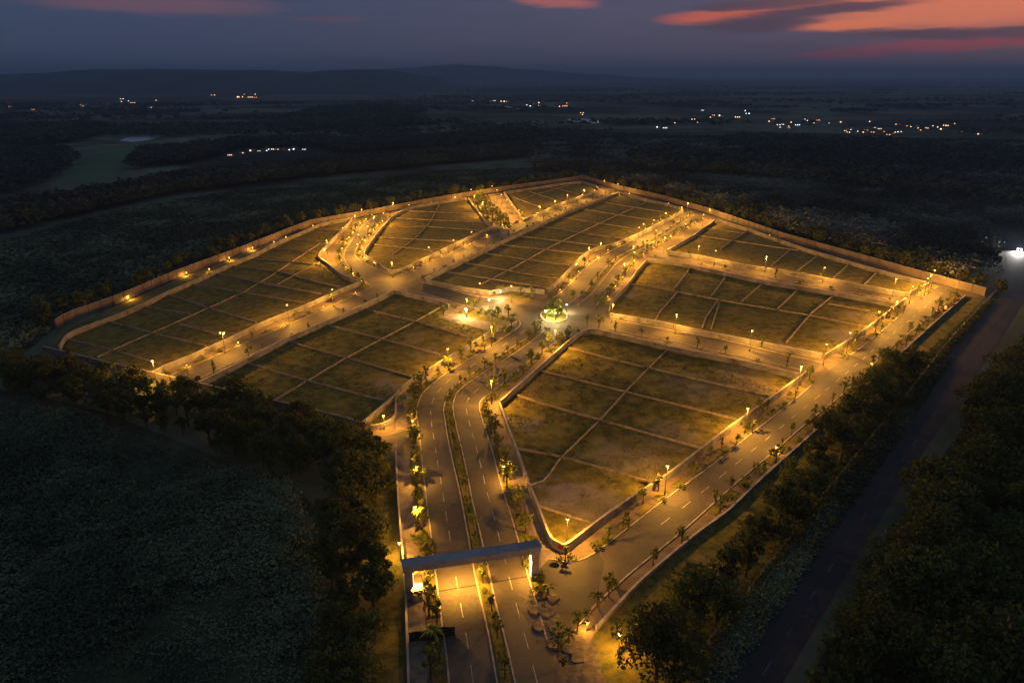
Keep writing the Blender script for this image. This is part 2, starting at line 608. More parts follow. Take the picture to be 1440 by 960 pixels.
def scatter(poly, n, mind=0.0, tries=40, r=random):
    xs, ys = [p.x for p in poly], [p.y for p in poly]
    out = []
    for _ in range(n * tries):
        if len(out) >= n:
            break
        x, y = r.uniform(min(xs), max(xs)), r.uniform(min(ys), max(ys))
        if not inside(poly, x, y):
            continue
        if mind and any((x - a) ** 2 + (y - b) ** 2 < mind * mind for a, b in out):
            continue
        out.append((x, y))
    return out


def scatter_np(poly, n):
    px = np.array([p.x for p in poly])
    py = np.array([p.y for p in poly])
    out = []
    got = 0
    while got < n:
        x = rng.uniform(px.min(), px.max(), n * 2)
        y = rng.uniform(py.min(), py.max(), n * 2)
        c_ = np.zeros(len(x), bool)
        j = len(px) - 1
        for i in range(len(px)):
            with np.errstate(divide='ignore', invalid='ignore'):
                hit = ((py[i] > y) != (py[j] > y)) & (x < (px[j] - px[i]) * (y - py[i]) / (py[j] - py[i]) + px[i])
            c_ ^= hit
            j = i
        q = np.stack([x[c_], y[c_]], 1)
        out.append(q)
        got += len(q)
        if not len(q):
            break
    return np.concatenate(out)[:n]


def leaf_mesh(name, centres, size, mat, flatten=0.0, tri=False):
    """leaf clumps: one small randomly turned quad at every centre"""
    n = len(centres)
    a = rng.normal(size=(n, 3))
    a /= np.linalg.norm(a, axis=1, keepdims=True)
    b = rng.normal(size=(n, 3))
    b -= (b * a).sum(1, keepdims=True) * a
    b /= np.linalg.norm(b, axis=1, keepdims=True)
    if flatten:
        a[:, 2] *= 1 - flatten
        b[:, 2] *= 1 - flatten
    s = (np.asarray(size) * rng.uniform(0.6, 1.3, n))[:, None] * 0.5
    k = rng.uniform(0.5, 0.9, n)[:, None]
    v = np.stack([centres - a * s, centres + b * s * k, centres + a * s, centres - b * s * k], 1).reshape(-1, 3)
    me = bpy.data.meshes.new(name)
    me.vertices.add(n * 4)
    me.vertices.foreach_set('co', v.astype(np.float32).ravel())
    me.loops.add(n * 4)
    me.loops.foreach_set('vertex_index', np.arange(n * 4, dtype=np.int32))
    me.polygons.add(n)
    me.polygons.foreach_set('loop_start', np.arange(0, n * 4, 4, dtype=np.int32))
    me.polygons.foreach_set('loop_total', np.full(n, 4, np.int32))
    me.update(calc_edges=True)
    me.materials.append(mat)
    return me


def off_road(pts, d=13.0):
    ln = np.array([(p.x, p.y) for p in resample(hw_l, 160)] + [(p.x, p.y) for p in resample(hw_r, 160)])
    k = np.array([((ln - q) ** 2).sum(1).min() for q in pts])
    return pts[k > d * d]


def mass(name, xy, h, r, per, size, mat, z=0.0):
    """a wood or scrub that reads as one mass: every crown a cloud of leaf clumps"""
    n = len(xy)
    h = np.broadcast_to(h, n) * rng.uniform(0.7, 1.25, n)
    r = np.broadcast_to(r, n) * rng.uniform(0.75, 1.3, n)
    d = rng.normal(size=(n, per, 3))
    d /= np.linalg.norm(d, axis=2, keepdims=True)
    d *= rng.uniform(0.55, 1.0, (n, per, 1)) ** 0.6
    d[:, :, 2] = np.abs(d[:, :, 2]) * 1.25 - 0.35
    cx = np.empty((n, per, 3))
    cx[:, :, 0] = xy[:, None, 0] + d[:, :, 0] * r[:, None]
    cx[:, :, 1] = xy[:, None, 1] + d[:, :, 1] * r[:, None]
    cx[:, :, 2] = z + np.maximum(h[:, None] * (0.55 + 0.45 * d[:, :, 2]), 0.1)
    me = leaf_mesh(name, cx.reshape(-1, 3), size, mat, 0.25)
    o = link(name, me)
    o['kind'] = 'stuff'
    return o


# ------------------------------------------------------------------ land, hills, water
D = 24000.0
sheet('ground', [Vector((-D, -400, 0)), Vector((D, -400, 0)), Vector((D, D, 0)), Vector((-D, D, 0))], 0.0, M['land'])


def hill(name, x0, x1, y0, y1, ridge, seed):
    """rolling ridge as a height field; ridge(u) gives its height along its length"""
    from mathutils import noise
    nx, ny = 90, 26
    vs, fs = [], []
    for j in range(ny):
        for i in range(nx):
            u, v = i / (nx - 1), j / (ny - 1)
            x, y = x0 + (x1 - x0) * u, y0 + (y1 - y0) * v
            prof = math.sin(math.pi * min(v * 0.9, 1.0)) ** 1.3
            h = ridge(u) * prof
            h *= 0.93 + 0.16 * (noise.fractal(Vector((x * 0.0013 + seed, y * 0.0013, 0)), 1.0, 2.0, 4) + 0.3)
            vs.append((x, y, h - 1.5))
    for j in range(ny - 1):
        for i in range(nx - 1):
            a = j * nx + i
            fs.append((a, a + 1, a + nx + 1, a + nx))
    o = MB().add(vs, fs).obj(name, M['hill'], smooth=True)
    return struct(o)


def lerp_tab(tab):
    def f(u):
        for (a, b), (c_, d) in zip(tab, tab[1:]):
            if u <= c_:
                t = (u - a) / (c_ - a)
                t = t * t * (3 - 2 * t)
                return b + (d - b) * t
        return tab[-1][1]
    return f


hill('hills', -5600, -400, 3000, 6500,
     lerp_tab([(0, 55), (0.41, 68), (0.5, 88), (0.6, 116), (0.70, 118), (0.77, 112), (0.82, 92), (0.87, 112), (0.92, 110), (0.96, 80), (1.0, 0)]), 3.1)
hill('hills', -3800, 2300, 7200, 10800,
     lerp_tab([(0, 40), (0.3, 120), (0.41, 165), (0.5, 202), (0.58, 180), (0.62, 150), (0.7, 120), (0.8, 85), (0.9, 45), (1.0, 0)]), 9.7)

sheet('lake', G([(168, 198), (178, 194), (196, 190), (214, 190), (236, 191), (222, 194), (205, 198), (185, 200)]), 0.15, M['water'])
sheet('lake', G([(797, 168), (815, 166.5), (838, 169), (846, 173), (834, 174), (815, 171.5), (802, 171)]), 0.15, M['water'])
sheet('field', G([(70, 258), (110, 228), (150, 207), (200, 201), (212, 206), (196, 228), (172, 245), (140, 256)]), 0.05, M['field'])
sheet('field', G([(480, 196), (560, 189), (640, 192), (600, 200), (500, 203)]), 0.05, M['field'])

# ------------------------------------------------------------------ the layout: paving, lawns, roads
SITE = [(66, 480), (95, 458), (165, 430), (250, 393), (330, 362), (437, 319), (520, 304), (600, 288), (700, 271), (800, 257),
        (820, 254), (870, 269), (930, 283), (1000, 303), (1100, 338), (1200, 366), (1300, 394), (1385, 418), (1360, 416),
        (1308, 461), (1233, 530), (1148, 607), (1073, 674), (1023, 722), (984, 750), (905, 816), (836, 890), (800, 960),
        (800, 1080), (574, 1080), (573, 940), (571, 834), (565, 752), (557, 640), (535, 620), (512, 603), (422, 580),
        (277, 545), (150, 516)]
sheet('pavement', G(SITE), 0.020, M['pavers'])

WH = 1.7
# tops of the block walls (name of the stretch, points on the coping)
WALLS = {
    'A_nw': [(83, 486.5), (91, 473), (101.7, 465.6), (128.7, 455), (168, 440.6), (206, 424), (239, 408), (269, 395.6), (323, 371),
             (356.7, 357), (386, 342.5), (406.7, 333), (431.7, 322.7), (450, 314.5), (473, 310), (492, 306.5)],
    'A_se': [(214, 523), (231, 513.5), (268, 499), (315, 478), (365, 454.5), (427.5, 429), (479.6, 406), (506, 396)],
    'A_e': [(503, 394), (478, 383.7), (457.5, 367), (448, 360), (455, 349), (474, 329.6), (489, 314), (495, 306)],
    'B_nw': [(279, 537.5), (360, 497), (399.6, 476), (453.8, 453), (510, 429.5), (553, 408), (564, 409)],
    'B_ne': [(565, 409.5), (597, 417), (620, 423), (631, 428)],
    'B_se': [(688, 466), (668, 479), (631, 501), (607, 516), (570, 539), (557, 553), (543, 565), (510, 592.5)],
    'C_n': [(1123, 525), (1037, 505), (976.7, 493.5), (939, 485.5), (860, 467), (830, 462), (812, 468.5)],
    'C_w': [(811, 469.5), (791, 486), (754, 518.5), (704, 563)],
    'C_sw': [(702, 565), (714.6, 599.6), (727, 631), (744, 679), (756, 708), (771, 747.5), (776, 756)],
    'C_se': [(777, 757), (790, 764), (801, 761.5), (833, 737), (875, 707), (939.6, 665), (986, 630), (1032, 595), (1084, 558.5), (1136, 521)],
    'D_n': [(1258, 426), (1179, 411), (1140, 404.5), (1077.5, 394.6), (1023, 383), (956.7, 369), (912, 363)],
    'D_w': [(910, 364), (896, 380), (881.7, 400), (861, 422), (857, 437)],
    'D_s': [(858, 440), (924.6, 451), (993, 465.6), (1068, 480), (1157, 497)],
    'D_e': [(1160, 498.5), (1208, 468.5), (1233, 450), (1269, 422.7), (1274, 418.6)],
    'E_s': [(940, 353), (986, 359.5), (1048, 372), (1140, 386), (1162.5, 391), (1267, 410), (1281, 409), (1308, 396.7)],
    'E_n': [(1303, 396.7), (1225, 376), (1135, 350), (1100, 338), (1054.6, 321.7), (1008, 308)],
    'E_w': [(1006, 308.5), (977.5, 329), (939, 351)],
    'F_nw': [(597, 391), (655, 363.5), (719, 332.7), (798, 297), (870, 270.8)],
    'F_ne': [(872, 270.8), (913, 281), (940, 286.5), (960, 293)],
    'F_se': [(961, 295), (911, 321.7), (869, 339.5), (827.5, 353), (786, 392.5), (768, 406.5)],
    'F_s': [(766, 407.5), (744, 405.5), (719, 403), (689, 409), (640, 402), (599, 393)],
    'G_w': [(511.7, 355.6), (522, 339), (549, 306.7), (574, 292), (607.5, 285), (656, 277.7)],
    'G_e': [(658, 278.5), (684.6, 313), (693, 316)],
    'G_s': [(693.5, 317), (649, 337.5), (597, 362.5), (555.4, 379.6), (530, 369), (512.5, 357)],
    'H_s': [(737, 308), (786, 286.5), (841, 267)],
    'H_n': [(842, 265.5), (838, 261), (818, 254.6), (794, 257), (710, 269.6)],
    'H_w': [(709, 270.5), (729.6, 298.7), (736, 307)],
}
WG = {k: flat(smooth_line(G(v, WH), 2.5) if k in ('A_nw', 'A_e', 'B_se', 'C_n', 'C_se', 'D_w', 'E_s', 'G_w', 'G_s', 'F_se') else G(v, WH)) for k, v in WALLS.items()}
WLAB = {
    'A_nw': "long pale wall along the strip inside the north-west perimeter wall",
    'A_se': "lit wall along the straight western road, on the far left plot block",
    'A_e': "bent wall between the far left plot block and the curving garden road",
    'B_nw': "bluish shaded wall on the near side of the straight western road",
    'B_ne': "short wall on the dark cross street left of the small park",
    'B_se': "wall left of the boulevard ending at the curved slip path",
    'C_n': "wall with shaded inner face along the street below the lit plot block",
    'C_w': "shaded wall right of the boulevard below the roundabout",
    'C_sw': "pale wall running straight down towards the right gate pillar",
    'C_se': "bright wall along the diagonal road from the corner lamp upward",
    'D_n': "shaded wall at the far side of the right-hand middle plot block",
    'D_w': "bent wall between the upper boulevard and the right-hand middle plot block",
    'D_s': "lit wall along the street between the two right-hand plot blocks",
    'D_e': "wall beside the diagonal road on the right-hand middle plot block",
    'E_s': "lit wall along the narrow upper right street, on its far side",
    'E_n': "wall facing the perimeter wall on the wedge-shaped right plot block",
    'E_w': "short wall beside the boulevard's far end on the wedge-shaped block",
    'F_nw': "wall along the straight road to the far corner, on its near side",
    'F_ne': "far end wall of the long central plot block",
    'F_se': "wall left of the upper boulevard on the long central plot block",
    'F_s': "wall at the near end of the long central block behind the park",
    'G_w': "curving wall on the inner side of the garden road loop",
    'G_e': "short wall left of the short planted road at the back",
    'G_s': "wall along the straight far road below the looped plot block",
    'H_s': "wall along the far road on the small plot block at the back",
    'H_n': "back wall of the small plot block nearest the far perimeter corner",
    'H_w': "short wall right of the short planted road at the back",
}
for k, pts in WG.items():
    t = thing('block_wall', WLAB[k], 'wall', pts[0], 0, 'white walls round the plot blocks')
    loc = [p - pts[0] for p in pts]
    prism(MB(), loc, 0.30, 0.0, WH, 0.02).obj('wall_body', M['render'], t)
    prism(MB(), loc, 0.44, WH + 0.002, WH + 0.11, 0.015).obj('coping', M['coping'], t)
    nq = max(2, int(length(loc) / 4.2))
    qq = resample(loc, nq + 1)
    po = MB()
    for i in range(1, nq):
        d = qq[i + 1] - qq[i - 1]
        po.box((qq[i].x, qq[i].y, WH * 0.5 - 0.01), (0.30, 0.40, WH - 0.02), math.atan2(d.y, d.x))
    if po.v:
        po.obj('pilasters', M['render'], t)['kind'] = 'stuff'

LAWN = {
    'A': WG['A_nw'] + WG['A_e'][::-1] + WG['A_se'][::-1] + G([(150, 514), (66, 492)]),
    'B': WG['B_nw'] + WG['B_ne'] + G([(622, 446), (690, 467)]) + WG['B_se'] + G([(422, 578), (360, 563)]),
    'C': WG['C_n'] + WG['C_w'] + WG['C_sw'] + WG['C_se'][:-4],
    'D': WG['D_n'] + WG['D_w'] + WG['D_s'] + WG['D_e'],
    'E': WG['E_n'] + WG['E_w'] + WG['E_s'],
    'F': WG['F_nw'] + WG['F_ne'] + WG['F_se'] + WG['F_s'],
    'G': WG['G_w'] + WG['G_e'] + WG['G_s'],
    'H': WG['H_s'] + WG['H_n'] + WG['H_w'],
}
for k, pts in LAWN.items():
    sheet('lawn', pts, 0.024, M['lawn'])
# grassed strips inside the perimeter wall
nw = [(70, 478), (100, 460), (165, 432), (250, 395), (330, 364), (437, 321), (487, 312)]
sheet('grass_strip', G(nw) + [p + Vector((0.2, 0.8, 0)) for p in reversed(WG['A_nw'][:-2])], 0.024, M['strip'])
sheet('grass_strip', G([(560, 297), (600, 290), (700, 273), (800, 259), (820, 256)]) + [p + Vector((0, 1.0, 0)) for p in WG['H_n'][2:]] + [p + Vector((-0.5, 1.2, 0)) for p in reversed(WG['G_w'][-8:])], 0.024, M['strip'])
sheet('grass_strip', G([(1010, 307), (1100, 340), (1200, 368), (1300, 396)]) + [p + Vector((0.4, 1.0, 0)) for p in WG['E_n']], 0.024, M['strip'])
sheet('grass_strip', G([(558, 572), (556, 590), (537, 598), (522, 602), (516, 598), (545, 575), (556, 560)]), 0.026, M['strip'])
sheet('grass_strip', G([(905, 820), (836, 892), (800, 1080), (930, 1080), (985, 960), (1120, 760), (1260, 560), (1390, 430), (1385, 420), (1360, 418),
                        (1308, 464), (1233, 533), (1148, 610), (1073, 677), (1023, 725), (984, 753)]), 0.012, M['strip'])
sheet('grass_strip', G([(552, 640), (558, 760), (566, 840), (568, 960), (566, 1080), (470, 1080), (480, 900), (500, 700), (520, 640)]), 0.012, M['strip'])

# boulevard
bl_l = [(640, 1080), (629.6, 940), (620, 865), (612, 802), (604.6, 740), (602, 722), (594.8, 660), (589.6, 610), (586, 583), (586.7, 572),
        (591, 560), (598, 549), (629, 524), (677, 494.6), (706, 476), (722, 465), (732, 456)]
bl_r = [(720, 1080), (695, 936), (686, 886), (675, 840), (666, 798), (656.5, 744), (646, 689), (633, 633), (625.5, 590), (624, 575), (628, 560),
        (637, 544), (664, 526), (693, 507), (727, 484), (747.5, 471)]
br_l = [(752, 1080), (719, 936), (709, 894), (696, 844), (684, 788), (673, 740), (664.6, 706), (654, 652), (646, 618), (638.5, 585), (637, 570),
        (640, 558), (647.5, 547), (676.7, 526), (714, 503), (747.5, 480), (766, 464)]
br_r = [(820, 1080), (778, 930), (765, 886), (757, 857), (744, 815), (736, 786), (723, 740), (721, 733), (704, 679), (692, 633), (677, 587),
        (674, 572), (676, 564), (685, 556), (714, 534), (754, 500), (781, 482), (797.5, 469)]
E = {}
for k, v in dict(bl_l=bl_l, bl_r=bl_r, br_l=br_l, br_r=br_r).items():
    E[k] = smooth_line(G(v), 2.0)
band('road', E['bl_l'], E['bl_r'], 0.032, M['asphalt'], 90)
band('road', E['br_l'], E['br_r'], 0.032, M['asphalt'], 90)
# upper boulevard
E['ul_l'] = smooth_line(G([(775, 421), (794, 407), (823, 377), (842, 363), (866, 349), (884, 340.5), (923, 314.5), (962, 298.5)]), 2.5)
E['ul_r'] = smooth_line(G([(800, 427), (821, 412), (838, 391), (862, 366), (882, 354), (905, 343), (940, 320), (972, 301)]), 2.5)
E['ur_l'] = smooth_line(G([(812, 429), (832, 413), (850, 391), (868, 370), (886, 357), (910, 346), (946, 322), (976, 302.5)]), 2.5)
E['ur_r'] = smooth_line(G([(838, 431), (852, 411), (868, 392), (879, 376), (890, 364), (910, 352), (950, 327), (988, 306)]), 2.5)
band('road', E['ul_l'], E['ul_r'], 0.032, M['asphalt'], 60)
band('road', E['ur_l'], E['ur_r'], 0.036, M['asphalt'], 60)
sheet('road', G([(700, 424), (735, 420), (775, 420), (812, 428), (850, 428), (870, 445), (862, 466), (830, 463), (800, 470), (780, 482), (747, 481),
                 (730, 470), (722, 466), (728, 452), (715, 440), (700, 434)]), 0.044, M['asphalt'])
# straight western road and its continuation to the far corner
E['w_n'] = smooth_line(G([(225, 536), (243, 527), (360, 475.5), (430, 446), (525, 403.5)]), 4)
E['w_s'] = smooth_line(G([(262, 541), (290, 528), (370, 491), (450, 456), (541, 414)]), 4)
band('road', E['w_n'], E['w_s'], 0.032, M['asphalt'], 40)
E['f_n'] = smooth_line(G([(560, 388), (600, 371.5), (650, 348.5), (700, 326), (735, 311), (790, 288), (850, 264)]), 4)
E['f_s'] = smooth_line(G([(588, 393), (612, 382), (655, 362), (712, 334), (790, 298), (866, 269)]), 4)
band('road', E['f_n'], E['f_s'], 0.032, M['asphalt'], 50)
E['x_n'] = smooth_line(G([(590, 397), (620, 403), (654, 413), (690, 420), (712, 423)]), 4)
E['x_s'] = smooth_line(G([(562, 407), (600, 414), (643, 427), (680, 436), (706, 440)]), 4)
band('road', E['x_n'], E['x_s'], 0.036, M['unlit_asphalt'], 20)
# curving garden road
E['c_w'] = smooth_line(G([(523, 404), (508, 391), (492, 377), (484, 363), (487, 350), (498, 334), (512, 316), (530, 303)]), 2.5)
E['c_e'] = smooth_line(G([(552, 388), (530, 378), (508, 368), (499, 358), (503, 346), (515, 330), (530, 315), (548, 302)]), 2.5)
band('road', E['c_w'], E['c_e'], 0.036, M['asphalt'], 40)
sheet('road', G([(520, 404), (535, 388), (556, 386), (592, 394), (590, 400), (565, 409), (545, 411), (535, 413)]), 0.044, M['asphalt'])
# short planted road at the back
E['s_w'] = G([(670, 277), (686, 295), (703, 315), (712, 325)])
E['s_e'] = G([(684, 277), (696, 291), (709, 308), (724, 320)])
band('road', E['s_w'], E['s_e'], 0.036, M['asphalt'], 20)
# streets right of the boulevard
E['m_n'] = smooth_line(G([(860, 449), (929, 462), (1010, 476.5), (1110, 500), (1160, 511)]), 4)
E['m_s'] = smooth_line(G([(858, 463), (943, 480), (1037, 500), (1110, 516), (1140, 524)]), 4)
band('road', E['m_n'], E['m_s'], 0.032, M['asphalt'], 40)
E['n_n'] = smooth_line(G([(929, 355), (1000, 366), (1048, 376), (1140, 393), (1205, 404), (1278, 417)]), 4)
E['n_s'] = smooth_line(G([(916, 360), (985, 371), (1040, 382), (1110, 395), (1195, 411), (1268, 425)]), 4)
band('road', E['n_n'], E['n_s'], 0.032, M['asphalt'], 40)
# the diagonal road
E['d_l'] = smooth_line(G([(776, 786), (800, 791), (822, 785), (842.5, 773), (884, 741.7), (938, 700), (1002.5, 653), (1057, 609.6), (1117, 562),
                          (1148, 536), (1181, 510), (1217, 484), (1250, 457), (1279, 432), (1294, 419), (1319, 403)]), 3)
E['d_r'] = smooth_line(G([(770, 930), (801, 898), (832, 856), (884, 808), (930, 771), (963, 744), (1011, 701), (1044, 672), (1086, 637), (1138, 592),
                          (1180, 558.5), (1217, 524), (1250, 491), (1287.5, 461), (1323, 432), (1345, 409)]), 3)
band('road', E['d_l'], E['d_r'], 0.040, M['asphalt'], 90)
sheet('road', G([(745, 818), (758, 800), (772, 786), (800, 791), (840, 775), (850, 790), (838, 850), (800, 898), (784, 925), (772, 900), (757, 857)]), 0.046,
      M['unlit_asphalt'])  # dark sheet paints in the unlit stretch of the junction
# service path left of the boulevard
band('footpath', G([(573, 1080), (572, 902), (570, 834), (564, 752), (558, 640)]), G([(602, 1080), (600, 902), (595, 834), (585, 757), (575, 639)]), 0.028,
     M['concrete'], 20)
band('footpath', smooth_line(G([(557, 640), (557, 612), (557, 575), (569, 545), (600, 523), (668, 482)]), 3),
     smooth_line(G([(577, 640), (574, 612), (574, 580), (582, 556), (608, 534), (676, 489)]), 3), 0.026, M['concrete'], 30)
band('footpath', smooth_line(G([(558, 640), (557, 615), (540, 615)]), 3), smooth_line(G([(577, 640), (577, 609), (570, 604)]), 3), 0.034, M['asphalt'], 12)
band('footpath', G([(703, 571), (727, 636), (756, 712), (778, 765), (790, 830)]), G([(693, 578), (713, 640), (740, 715), (756, 765), (768, 830)]), 0.026, M['concrete'], 20)

# the public highway east of the site
hw_l = smooth_line(G([(1000, 1010), (1040, 945), (1160, 768), (1253, 638), (1303, 565), (1360, 480), (1410, 415), (1432, 380), (1428, 350), (1415, 325)]), 8)
hw_r = smooth_line(G([(1072, 1016), (1105, 952), (1202, 788), (1293, 644), (1348, 566), (1404, 480), (1440, 422), (1455, 383), (1448, 350), (1428, 325)]), 8)
band('highway', hw_l, hw_r, 0.03, M['tarmac'], 90)
vl = offset(resample(hw_l, 60), -4.5)
band('gravel_verge', resample(hw_l, 60), vl, 0.022, M['tarmac'], 60)

# painted lines
marks = MB()


def dashes(pts, on, off, wd, z):
    pts = flat(pts)
    tot = length(pts)
    n = int(tot / 1.0)
    q = resample(pts, n + 1)
    s = 0
    while s < n - 1:
        e = min(n, s + max(1, int(on)))
        a, b = q[s], q[e]
        d = (b - a).normalized()
        nr = Vector((d.y, -d.x, 0)) * wd / 2
        marks.add([(a - nr) + Vector((0, 0, z)), (a + nr) + Vector((0, 0, z)), (b + nr) + Vector((0, 0, z)), (b - nr) + Vector((0, 0, z))], [(0, 1, 2, 3)])
        s = e + max(1, int(off))


def midline(a, b, n=70):
    return [p.lerp(q, 0.5) for p, q in zip(resample(a, n), resample(b, n))]


dashes(midline(E['bl_l'], E['bl_r']), 3, 3, 0.13, 0.052)
dashes(midline(E['br_l'], E['br_r']), 3, 3, 0.13, 0.052)
dashes(midline(E['d_l'], E['d_r'])[9:], 3, 4, 0.13, 0.052)
me = marks.mesh('lane_markings', M['paint'])
fixup(me)
struct(link('lane_markings', me))
marks = MB()
dashes(midline(hw_l, hw_r, 90), 3, 6, 0.15, 0.038)
me = marks.mesh('lane_markings', M['old_paint'])
fixup(me)
struct(link('lane_markings', me))

# kerbs
for k in ('bl_l', 'bl_r', 'br_l', 'br_r', 'ul_l', 'ul_r', 'ur_l', 'ur_r', 'w_n', 'w_s', 'f_n', 'f_s', 'x_n', 'x_s', 'c_w', 'c_e', 's_w', 's_e',
          'm_n', 'm_s', 'n_n', 'n_s', 'd_l', 'd_r'):
    pts = E[k]
    if k == 'br_r':
        pts = [p for p in pts if p.y > P(0, 905).y]
    if k == 'd_r':
        pts = [p for p in pts if p.y > P(0, 893).y]
    runs = [pts]
    if k == 'd_l':      # openings where the two side streets join
        a, b, c_, d = P(0, 540).y, P(0, 508).y, P(0, 436).y, P(0, 420).y
        runs = [[p for p in pts if p.y < a], [p for p in pts if b < p.y < c_], [p for p in pts if p.y > d]]
    if k in ('f_n',):
        a, b = P(0, 325).x, P(728, 314).x
        runs = [[p for p in pts if p.x < P(694, 329).x], [p for p in pts if p.x > P(735, 311).x]]
    for run in runs:
        if len(run) > 2:
            o = prism(MB(), flat(run), 0.24, 0.0, 0.16).obj('kerb', M['kerb'])
            struct(o)

# median and verge planting beds
struct(prism(MB(), flat(midline(E['bl_r'], E['br_l'], 60)), 1.35, 0.0, 0.13, 0.02).obj('median_bed', M['strip']))
struct(prism(MB(), flat(midline(E['ul_r'], E['ur_l'], 40)[2:-2]), 1.3, 0.0, 0.13, 0.02).obj('median_bed', M['strip']))
beds = MB()


def bed_row(line, off, wd, ln=4.2, gap=2.2, skip=()):
    pts = offset(flat(resample(flat(line), max(6, int(length(flat(line)) / 3)))), off)
    n = int(length(pts))
    q = resample(pts, n + 1)
    out, s = [], 1.0
    while s + ln < n:
        a, b = q[int(s)], q[int(s + ln)]
        d = (b - a)
        c_ = a.lerp(b, 0.5)
        if not any((c_ - Vector((sx, sy, 0))).length < sr for sx, sy, sr in skip):
            beds.box((c_.x, c_.y, 0.055), (d.length, wd, 0.11), math.atan2(d.y, d.x))
            out.append(c_)
        s += ln + gap
    return out


j1 = P(1165, 520)
j2 = P(1286, 425)
SK = ((j1.x, j1.y, 11), (j2.x, j2.y, 9))
BED = {}
BED['d_l'] = bed_row(E['d_l'][6:], -1.15, 1.5, 4.4, 1.6, SK)
BED['d_r'] = bed_row(E['d_r'][14:], 1.2, 1.5, 4.4, 1.6)
BED['b_l'] = bed_row(E['bl_l'], -1.3, 1.7, 4.6, 1.2)
BED['b_r'] = bed_row([p for p in E['br_r'] if p.y > P(0, 850).y], 1.3, 1.7, 4.6, 1.2)
BED['w_n'] = bed_row(E['w_n'], -1.1, 1.3, 4.2, 2.0)
BED['w_s'] = bed_row(E['w_s'], 1.0, 1.2, 3.6, 2.4)
BED['f_n'] = bed_row(E['f_n'], -1.0, 1.3, 4.5, 3.0)
BED['f_s'] = bed_row(E['f_s'], 0.9, 1.2, 4.5, 3.4)
BED['c_w'] = bed_row(E['c_w'], -2.6, 2.6, 4.2, 1.5)
BED['c_e'] = bed_row(E['c_e'], 1.5, 2.0, 4.2, 1.5)
BED['s_w'] = bed_row(E['s_w'], -2.2, 2.6, 5.0, 2.5)
BED['s_e'] = bed_row(E['s_e'], 2.0, 2.6, 5.0, 2.0) + bed_row(E['s_e'], 6.5, 2.6, 5.0, 2.0) + bed_row(E['s_e'], 10.5, 2.0, 5.0, 3.0)
BED['u_l'] = bed_row(E['ul_l'], -1.4, 1.8, 4.5, 2.2)
BED['u_r'] = bed_row(E['ur_r'], 1.4, 1.8, 4.5, 2.2)
BED['m_n'] = bed_row(E['m_n'], -0.9, 1.1, 4.0, 5.0)
BED['m_s'] = bed_row(E['m_s'], 0.8, 1.0, 3.6, 5.0)
BED['n_n'] = bed_row(E['n_n'], -0.9, 1.1, 4.5, 5.0)
BED['n_s'] = bed_row(E['n_s'], 0.8, 1.0, 4.5, 6.0)
struct(beds.obj('verge_beds', M['strip']))

# ------------------------------------------------------------------ perimeter and boundary walls
PH = 3.0


def panel_wall(name, label, pts, h, step, group=None, wd=0.22):
    t = thing(name, label, 'wall', pts[0], 0, group)
    loc = [p - pts[0] for p in pts]
    n = max(2, int(length(loc) / step))
    q = resample(loc, n + 1)
    mb = MB()
    prism(mb, q, wd, 0, h)
    mb.obj('wall_panels', M['panel'], t)
    prism(MB(), q, wd + 0.12, h + 0.002, h + 0.10).obj('coping', M['coping'], t)
    po = MB()
    for i in range(0, n + 1):
        a, b = q[max(i - 1, 0)], q[min(i + 1, n)]
        d = b - a
        po.box((q[i].x, q[i].y, (h + 0.22) / 2), (0.34, wd + 0.30, h + 0.22), math.atan2(d.y, d.x))
    o = po.obj('posts', M['panel'], t)
    o['kind'] = 'stuff'
    return t


nwl = G([(80, 462), (95, 452), (165, 427), (250, 390), (330, 360), (437, 317), (520, 302.5), (600, 286.5), (700, 269.5), (800, 255.5), (820, 252.5)])
nel = G([(821, 252.6), (870, 267), (930, 281), (1000, 301), (1100, 336), (1200, 364.5), (1300, 393), (1384, 416)])
panel_wall('perimeter_wall', "long precast panel wall along the dark field behind the left blocks", nwl, PH, 5.0, 'perimeter walls')
panel_wall('perimeter_wall', "long precast panel wall in front of the dark wood, right of the far corner", nel, PH, 5.0, 'perimeter walls')
panel_wall('perimeter_wall', "panel wall half hidden behind the belt of trees at lower left",
           G([(62, 494), (150, 516), (277, 545), (360, 565), (422, 579), (485, 595), (512, 603)]), 1.6, 5.0, 'perimeter walls')
eb = flat(smooth_line(G([(1358, 417), (1308, 461), (1233, 530), (1148, 607), (1073, 674), (1023, 722), (984, 750), (905, 816), (872, 850), (838, 887)]), 4))
t = thing('boundary_wall', "low wall along the planted edge of the diagonal road, facing the highway", 'wall', eb[0])
prism(MB(), [p - eb[0] for p in eb], 0.28, -0.5, 0.75, 0.02).obj('wall_body', M['render'], t)
prism(MB(), [p - eb[0] for p in eb], 0.38, 0.752, 0.84).obj('coping', M['coping'], t)
lb = flat(smooth_line(G([(557, 640), (560, 700), (564, 752), (568.5, 802), (571, 840), (573, 902), (575, 960), (577, 1080)]), 4))
t = thing('boundary_wall', "low straight wall left of the service path, passing the left gate pillar", 'wall', lb[0])
prism(MB(), [p - lb[0] for p in lb], 0.24, 0.0, 1.05, 0.02).obj('wall_body', M['render'], t)
prism(MB(), [p - lb[0] for p in lb], 0.34, 1.052, 1.14).obj('coping', M['coping'], t)
cw = flat(smooth_line(G([(522, 605), (531, 604), (541, 601), (550, 596), (556, 590), (557, 574), (557, 560)]), 1.5))
t = thing('boundary_wall', "short curved lit wall round the grass triangle at the slip path", 'wall', cw[0])
prism(MB(), [p - cw[0] for p in cw], 0.3, 0.0, 1.3).obj('wall_body', M['render'], t)
prism(MB(), [p - cw[0] for p in cw], 0.4, 1.302, 1.4).obj('coping', M['coping'], t)
